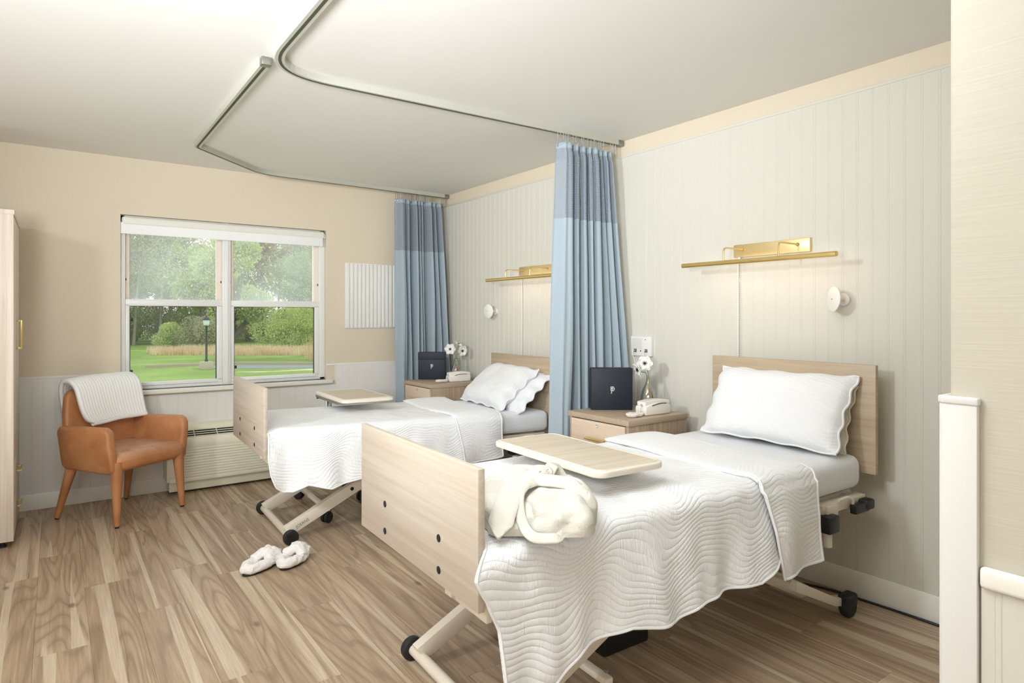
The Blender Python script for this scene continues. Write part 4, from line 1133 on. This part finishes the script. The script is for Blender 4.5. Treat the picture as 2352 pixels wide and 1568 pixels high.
# ================================================================== AIR CONDITIONER
ac = thing('wall_air_conditioner', 'beige air conditioner unit low on the wall under the window', 'air conditioner', (-2.36, 0, 0))
AW = 1.07
prof = [(0, .495), (-.06, .483), (-.075, .472), (-.095, .462), (-.095, .44), (-.165, .385), (-.172, .40), (-.183, .392), (-.19, .36), (-.18, .11), (-.17, .095), (-.15, .10), (-.15, .14), (0, .14)]
bm = B(); prism(bm, [(0, .495), (-.06, .483), (-.08, .470), (-.095, .455), (-.10, .40), (-.155, .36), (-.165, .34), (-.165, .12), (-.15, .10), (0, .10)], 'yz', .02, AW, 0)
obj('cabinet', bm, M['ptac'], ac, smooth=False)
bm = B(); prism(bm, [(0, .497), (-.08, .475), (-.12, .44), (-.183, .392), (-.19, .37), (-.185, .10), (0, .10)], 'yz', -.0, .022, .003, 2)
obj('side_cover', bm, M['ptac'], ac)
t_ = B(); bm = B(); prism(t_, [(0, .497), (-.08, .475), (-.12, .44), (-.183, .392), (-.19, .37), (-.185, .10), (0, .10)], 'yz', AW-.02, AW, .003, 2); merge(bm, t_)
obj('side_cover', bm, M['ptac'], ac)
bm = B(); prism(bm, [(-.092, .452), (-.165, .402), (-.15, .37), (-.09, .41)], 'yz', .03, AW-.02); obj('grille_recess', bm, M['dark'], ac, smooth=False)
bar = None
for k in range(4):
    f = (k+.6)/4.2; y, z_ = -.092-.078*f, .459-.054*f
    bm = B(); box(bm, (.03, y-.0022, z_-.003), (AW-.02, y+.0022, z_+.003)); obj('grille_bar', bm, M['ptac'], ac)
for k in range(7):
    bm = B(); x = .03+k*.155; prism(bm, [(-.090, .462), (-.172, .406), (-.172, .398), (-.090, .452)], 'yz', x, x+.004); obj('grille_rib', bm, M['ptac'], ac, smooth=False)
bm = B(); prism(bm, [(-.165, .41), (-.183, .398), (-.190, .385), (-.190, .335), (-.165, .335)], 'yz', .02, AW-.018, .002, 2); obj('front_rail', bm, M['ptac'], ac)
lv = None
for k in range(11):
    if lv is None:
        bm = B(); prism(bm, [(-.158, .0165), (-.186, .0185), (-.191, .015), (-.189, .0), (-.158, -.002)], 'yz', .06, AW-.05, .0015, 1); lv = obj('louver', bm, M['ptac'], ac); o = lv
    else:
        o = bpy.data.objects.new('louver', lv.data); COL.objects.link(o); o.parent = ac
    o.location = (0, 0, .318-k*.0195)
bm = B(); box(bm, (.02, -.19, .09), (AW-.018, -.16, .122), .006, 2); box(bm, (.02, -.188, .10), (.06, -.16, .34), .003); box(bm, (AW-.05, -.188, .10), (AW-.018, -.16, .34), .003); obj('front_frame', bm, M['ptac'], ac)
bm = B(); box(bm, (.02, -.15, .02), (AW-.02, -.0, .10), .003); obj('sub_base', bm, M['ptac'], ac)

# ================================================================== WARDROBE
wd = thing('wardrobe', 'tall pale wood wardrobe cut off at the left edge', 'wardrobe', (-3.2, -.80, 0))
bm = B(); box(bm, (-.60, 0, .035), (-.024, .018, 1.868), .001); box(bm, (-.60, .675, .035), (-.024, .693, 1.868), .001); box(bm, (-.60, .018, .035), (-.03, .675, .055)); box(bm, (-.6, .018, .05), (-.585, .675, 1.86))
obj('carcass', bm, M['oakz'], wd)
bm = B(); box(bm, (-.605, -.004, 1.868), (.004, .70, 1.895), .002); obj('top_board', bm, M['oakz'], wd)
bm = B(); box(bm, (-.028, -.002, .035), (-.0, .018, 1.868), .001); obj('front_stile', bm, M['oakz'], wd)
for (ya, yb) in ((.02, .344), (.349, .692)):
    bm = B(); box(bm, (-.018, ya, .47), (.0, yb, 1.862), .0015); d = obj('door', bm, M['oakz'], wd)
    yh = .31 if ya < .1 else .39
    bm = B(); box(bm, (.018, yh-.005, 1.10), (.028, yh+.005, 1.275), .002)
    box(bm, (0, yh-.005, 1.10), (.024, yh+.005, 1.11), .002); box(bm, (0, yh-.005, 1.265), (.024, yh+.005, 1.275), .002); obj('handle', bm, M['brass'], d)
for (z0, z1) in ((.26, .465), (.04, .255)):
    bm = B(); box(bm, (-.018, .02, z0), (.0, .692, z1), .0015); d = obj('drawer', bm, M['oakz'], wd)
    zz = z1-.09
    bm = B(); box(bm, (.018, .27, zz-.006), (.028, .43, zz+.006), .002); box(bm, (0, .27, zz-.005), (.024, .28, zz+.005), .001); box(bm, (0, .42, zz-.005), (.024, .43, zz+.005), .001); obj('handle', bm, M['brass'], d)
for xx in (-.05, -.55):
    for yy in (.04, .65):
        bm = B(); cyl(bm, (xx, yy, 0), (xx, yy, .036), .012, 12); cyl(bm, (xx, yy, 0), (xx, yy, .01), .02, 12); obj('leveling_foot', bm, M['black'], wd)

# ================================================================== CORNER GUARD, FLOOR CABLE
cg = thing('corner_guard', 'tall white corner guard strip on the near wall end', 'corner guard', (PX, PY, 0))
bm = B(); prism(bm, [(-.013, -.042), (-.013, .006), (-.007, .013), (.05, .013), (.05, .0), (0, 0), (0, -.042)], 'xy', .0, 1.155, .002, 2); obj('strip', bm, M['guard'], cg)
bm = B(); prism(bm, [(-.015, -.044), (-.015, .006), (-.008, .015), (.052, .015), (.052, 0), (0, 0), (0, -.044)], 'xy', 1.153, 1.166, .003, 3); obj('end_cap', bm, M['guard'], cg)
bm = B(); tube(bm, smoothcurve([(-.02, -4.6, .006), (-.02, -4.2, .006), (-.03, -3.95, .006), (-.05, -3.75, .006), (-.12, -3.62, .006), (-.26, -3.5, .006), (-.3, -3.4, .006)], 8), .0055, 8)
tag(obj('power_cable', bm, M['black']), 'black power cable on the floor along the baseboard by the nearer bed', 'cable')

# ================================================================== OUTSIDE
GZ = -1.5
bm = B(); grid(bm, lambda u, v: (-90+200*u, .3+170*v, GZ+.0), 20, 20); tag(obj('lawn', bm, M['lawn']), 'mown green lawn outside the window', kind='structure')
def flat(name, pts, m, z, label):
    bm = B(); prism(bm, pts, 'xy', GZ-.02, GZ+z); return tag(obj(name, bm, m, smooth=False), label, kind='structure')
flat('road', [(3.0, 32.4), (5.5, 33.4), (9, 30.7), (22, 24), (30, 20), (30, 14), (19, 22.2), (8.4, 29.0), (4.8, 31.0)], M['asphalt'], .02, 'strip of grey road beyond the lawn')
flat('kerb', [(1.0, 34.3), (5.5, 34.0), (9.1, 31.2), (22.2, 24.4), (22.3, 24.6), (9.2, 31.5), (5.6, 34.4), (1.0, 34.6)], M['kerb'], .14, 'pale kerb along the road')
flat('footpath', [(4.4, 28.6), (5.2, 27.8), (7.5, 27.6), (16, 22), (16.5, 22.8), (8, 28.2), (6.0, 27.9)], M['sand'], .03, 'pale strip of path beside the road')

def leaf_cloud(centers, radii, n, size, rnd, name, m, parent, flat_=.8):
    vs, fs = [], []
    for i in range(n):
        k = rnd.randrange(len(centers)); c = centers[k]; r = radii[k]
        while True:
            p = Vector((rnd.uniform(-1, 1), rnd.uniform(-1, 1), rnd.uniform(-1, 1)))
            if .1 < p.length < 1: break
        p = p.normalized()*(p.length**.6)
        q = Vector((c[0]+p.x*r, c[1]+p.y*r, c[2]+p.z*r*flat_))
        a = Vector((rnd.gauss(0, 1), rnd.gauss(0, 1), rnd.gauss(0, 1))).normalized(); b = a.orthogonal().normalized()
        s = size*rnd.uniform(.6, 1.4); b = b*s; c2 = a.cross(b).normalized()*s*.6
        j = len(vs); vs += [q-b, q+c2, q+b, q-c2]; fs.append((j, j+1, j+2, j+3))
    me = bpy.data.meshes.new(name); me.from_pydata(vs, [], fs); me.materials.append(m)
    o = bpy.data.objects.new(name, me); COL.objects.link(o); o.parent = parent; o['kind'] = 'stuff'; return o
def tree(name, label, x, y, h, seed, leaves, size, lm, bark=None, spread=.28, levels=3, trunk=.16, low=.35, group=None, spare=1.0):
    rnd = random.Random(seed); t = thing(name, label, 'tree', (x, y, GZ), rnd.uniform(0, 6), group)
    bm = B(); tips = []
    def br(p, d, L, r, lv):
        n = 4; P = [p]; q = p.copy(); dd = d.copy()
        for i in range(n):
            dd = (dd+Vector((rnd.gauss(0, .10), rnd.gauss(0, .10), .05))).normalized(); q = q+dd*(L/n); P.append(q.copy())
        tube(bm, P, [r*(1-.5*i/n) for i in range(n+1)], 5 if lv else 7, caps=False)
        tips.append((q.copy(), L*.6))
        if lv < levels:
            for i in range(5 if lv == 0 else 4):
                f = rnd.uniform(low if lv == 0 else .3, 1); b0 = P[min(n, int(f*n))]
                a = rnd.uniform(0, 2*PI); side = Vector((math.cos(a), math.sin(a), rnd.uniform(.1, .9)))
                br(b0.copy(), (dd*.6+side*.9).normalized(), L*rnd.uniform(.42, .62), r*.45, lv+1)
    br(Vector((0, 0, -.1)), Vector((0, 0, 1)), h*.62, trunk, 0)
    obj('trunk_and_branches', bm, bark or M['bark'], t, recalc=False)
    cs = [p for p, _ in tips]; rs = [max(.5, l*spread*2.2) for _, l in tips]
    leaf_cloud(cs, rs, leaves, size, rnd, 'foliage', lm, t)
    return t
big = tree('shade_tree', 'large yellow-green tree standing nearest behind the lamp post', 6.0, 38.4, 9.0, 21, 30000, .085, M['leafA'], M['bark_dark'], spread=.42, trunk=.32, low=.3)
protos = [tree('woodland_tree', 'bare slender tree at the left of the woodland edge', 3.2, 66, 15, 31, 7000, .09, M['leafB'], trunk=.16, low=.2, group='woodland trees'),
          tree('woodland_tree', 'leafier pale green tree in the woodland', 9.0, 62, 13, 32, 16000, .11, M['leafA'], trunk=.18, spread=.4, low=.15, group='woodland trees'),
          tree('woodland_tree', 'reddish budding tree high in the woodland', 14.5, 70, 16, 33, 12000, .11, M['leafC'], trunk=.18, spread=.35, low=.3, group='woodland trees'),
          tree('woodland_tree', 'dark green thick tree low in the woodland', 18.0, 64, 10, 34, 18000, .11, M['leafD'], trunk=.16, spread=.5, low=.1, group='woodland trees')]
rnd = random.Random(9)
spots = []
for row_, (yy, n, kinds) in enumerate(((67, 13, (0, 1, 0, 3)), (75, 15, (0, 1, 3, 2)), (84, 17, (1, 0, 2, 1)), (95, 18, (1, 3, 0, 2)))):
    for i in range(n):
        spots.append((-14+i*(62.0/n)+rnd.uniform(-1, 1)+row_*1.0, yy+rnd.uniform(-3, 3), kinds[i % 4], rnd.uniform(.85, 1.25)))
glab = {0: 'one of the bare slender grey trees across the woodland', 1: 'one of the pale green trees across the woodland', 2: 'one of the reddish budding trees across the woodland', 3: 'one of the dark green thick trees across the woodland'}
ggrp = {0: 'bare woodland trees', 1: 'pale green woodland trees', 2: 'reddish woodland trees', 3: 'dark green woodland trees'}
for k_ in range(4): protos[k_]['label'] = glab[k_]; protos[k_]['group'] = ggrp[k_]
for (x, y, k, s) in spots:
    c = copy_tree(protos[k]); c.location = (x, y, GZ); c.scale = (s, s, s); c.rotation_euler = (0, 0, rnd.uniform(0, 6))
def shrub(label, x, y, r, h, m, seed, n=2600, group=None):
    rnd = random.Random(seed); t = thing('shrub', label, 'shrub', (x, y, GZ), 0, group)
    cs = [Vector((rnd.uniform(-r, r)*.7, rnd.uniform(-r, r)*.5, rnd.uniform(.25, .75)*h)) for _ in range(8)]
    bm = B()
    for c in cs: tube(bm, [(0, 0, 0), c*.5+Vector((0, 0, .1)), c], [.05, .035, .015], 5, caps=False)
    obj('stems', bm, M['bark'], t, recalc=False)
    leaf_cloud(cs, [h*.38]*8, int(n*2.4), .075, rnd, 'foliage', m, t)
shrub('broad yellow-green shrub behind the right pane', 14.2, 54, 3.0, 4.2, M['leafA'], 41, 5200)
shrub('darker green shrub right of the yellow-green one', 18.5, 57, 2.6, 3.4, M['leafD'], 42, 3600)
shrub('low grey-green shrub behind the lamp post', 8.2, 56, 2.6, 3.0, M['leafB'], 43, 3000)
shrub('small shrub left of the lamp post at the wood edge', 5.6, 58, 1.6, 2.4, M['leafA'], 44, 1800)
ur = random.Random(77)
for i in range(26):
    shrub('one of the dark undergrowth shrubs along the foot of the woods', -9+(i % 13)*3.0+(i//13)*1.5, 69+(i//13)*8+ur.uniform(-1.2, 1.2), 2.3, ur.uniform(3.2, 5.0), (M['leafD'], M['leafB'], M['leafD'], M['leafC'])[i % 4], 60+i, 2200, 'woodland undergrowth')
# dry grass patches
def blades(name, label, poly_fn, n, h, seed):
    rnd = random.Random(seed); vs, fs = [], []
    for i in range(n):
        x, y = poly_fn(rnd); hh = h*rnd.uniform(.4, 1.2); a = rnd.uniform(0, PI); w = .03
        dx, dy = math.cos(a)*w, math.sin(a)*w; lx, ly = rnd.gauss(0, .12)*hh, rnd.gauss(0, .12)*hh
        j = len(vs); vs += [(x-dx, y-dy, GZ), (x+dx, y+dy, GZ), (x+lx, y+ly, GZ+hh)]; fs.append((j, j+1, j+2))
    me = bpy.data.meshes.new(name); me.from_pydata(vs, [], fs); me.materials.append(M['dry'])
    o = bpy.data.objects.new(name, me); COL.objects.link(o); tag(o, label, 'dry grass', kind='stuff')
blades('dry_meadow_grass', 'patch of tan dry grass between lawn and woods', lambda r: ((lambda a, b: (2.8+a*17, 47-a*12+b*(5.0 if a < .15 else 9)-a*1.5))(r.random(), r.random())), 15000, .55, 5)
blades('tall_reeds', 'tall pale reeds at the right of the meadow', lambda r: (10.2+r.random()*4.5, 34.2+r.random()*3.0-r.random()*1.5), 900, 1.5, 6)
# lamp post
lp = thing('lamp_post', 'dark post lantern standing on the lawn', 'lamp post', (3.52, 31.4, GZ))
bm = B(); box(bm, (-.30, -.30, 0), (.30, .30, .42), .03, 2); obj('concrete_footing', bm, M['concrete'], lp)
bm = B(); lathe(bm, [(.09, .42), (.09, .5), (.06, .55), (.05, 2.25), (.07, 2.28), (.05, 2.32)], None, 14); obj('post', bm, M['post'], lp)
bm = B(); lathe(bm, [(.10, 2.32), (.14, 2.36), (.175, 2.62), (.17, 2.64)], None, 8); obj('lantern_glass', bm, M['lampglass'], lp)
bm = B(); lathe(bm, [(.20, 2.62), (.21, 2.65), (.12, 2.76), (.04, 2.80), (.03, 2.86), (.005, 2.9)], None, 12)
for k in range(8):
    a = 2*PI*k/8; tube(bm, [(.105*math.cos(a), .105*math.sin(a), 2.33), (.18*math.cos(a), .18*math.sin(a), 2.64)], .008, 5)
obj('lantern_roof', bm, M['post'], lp)
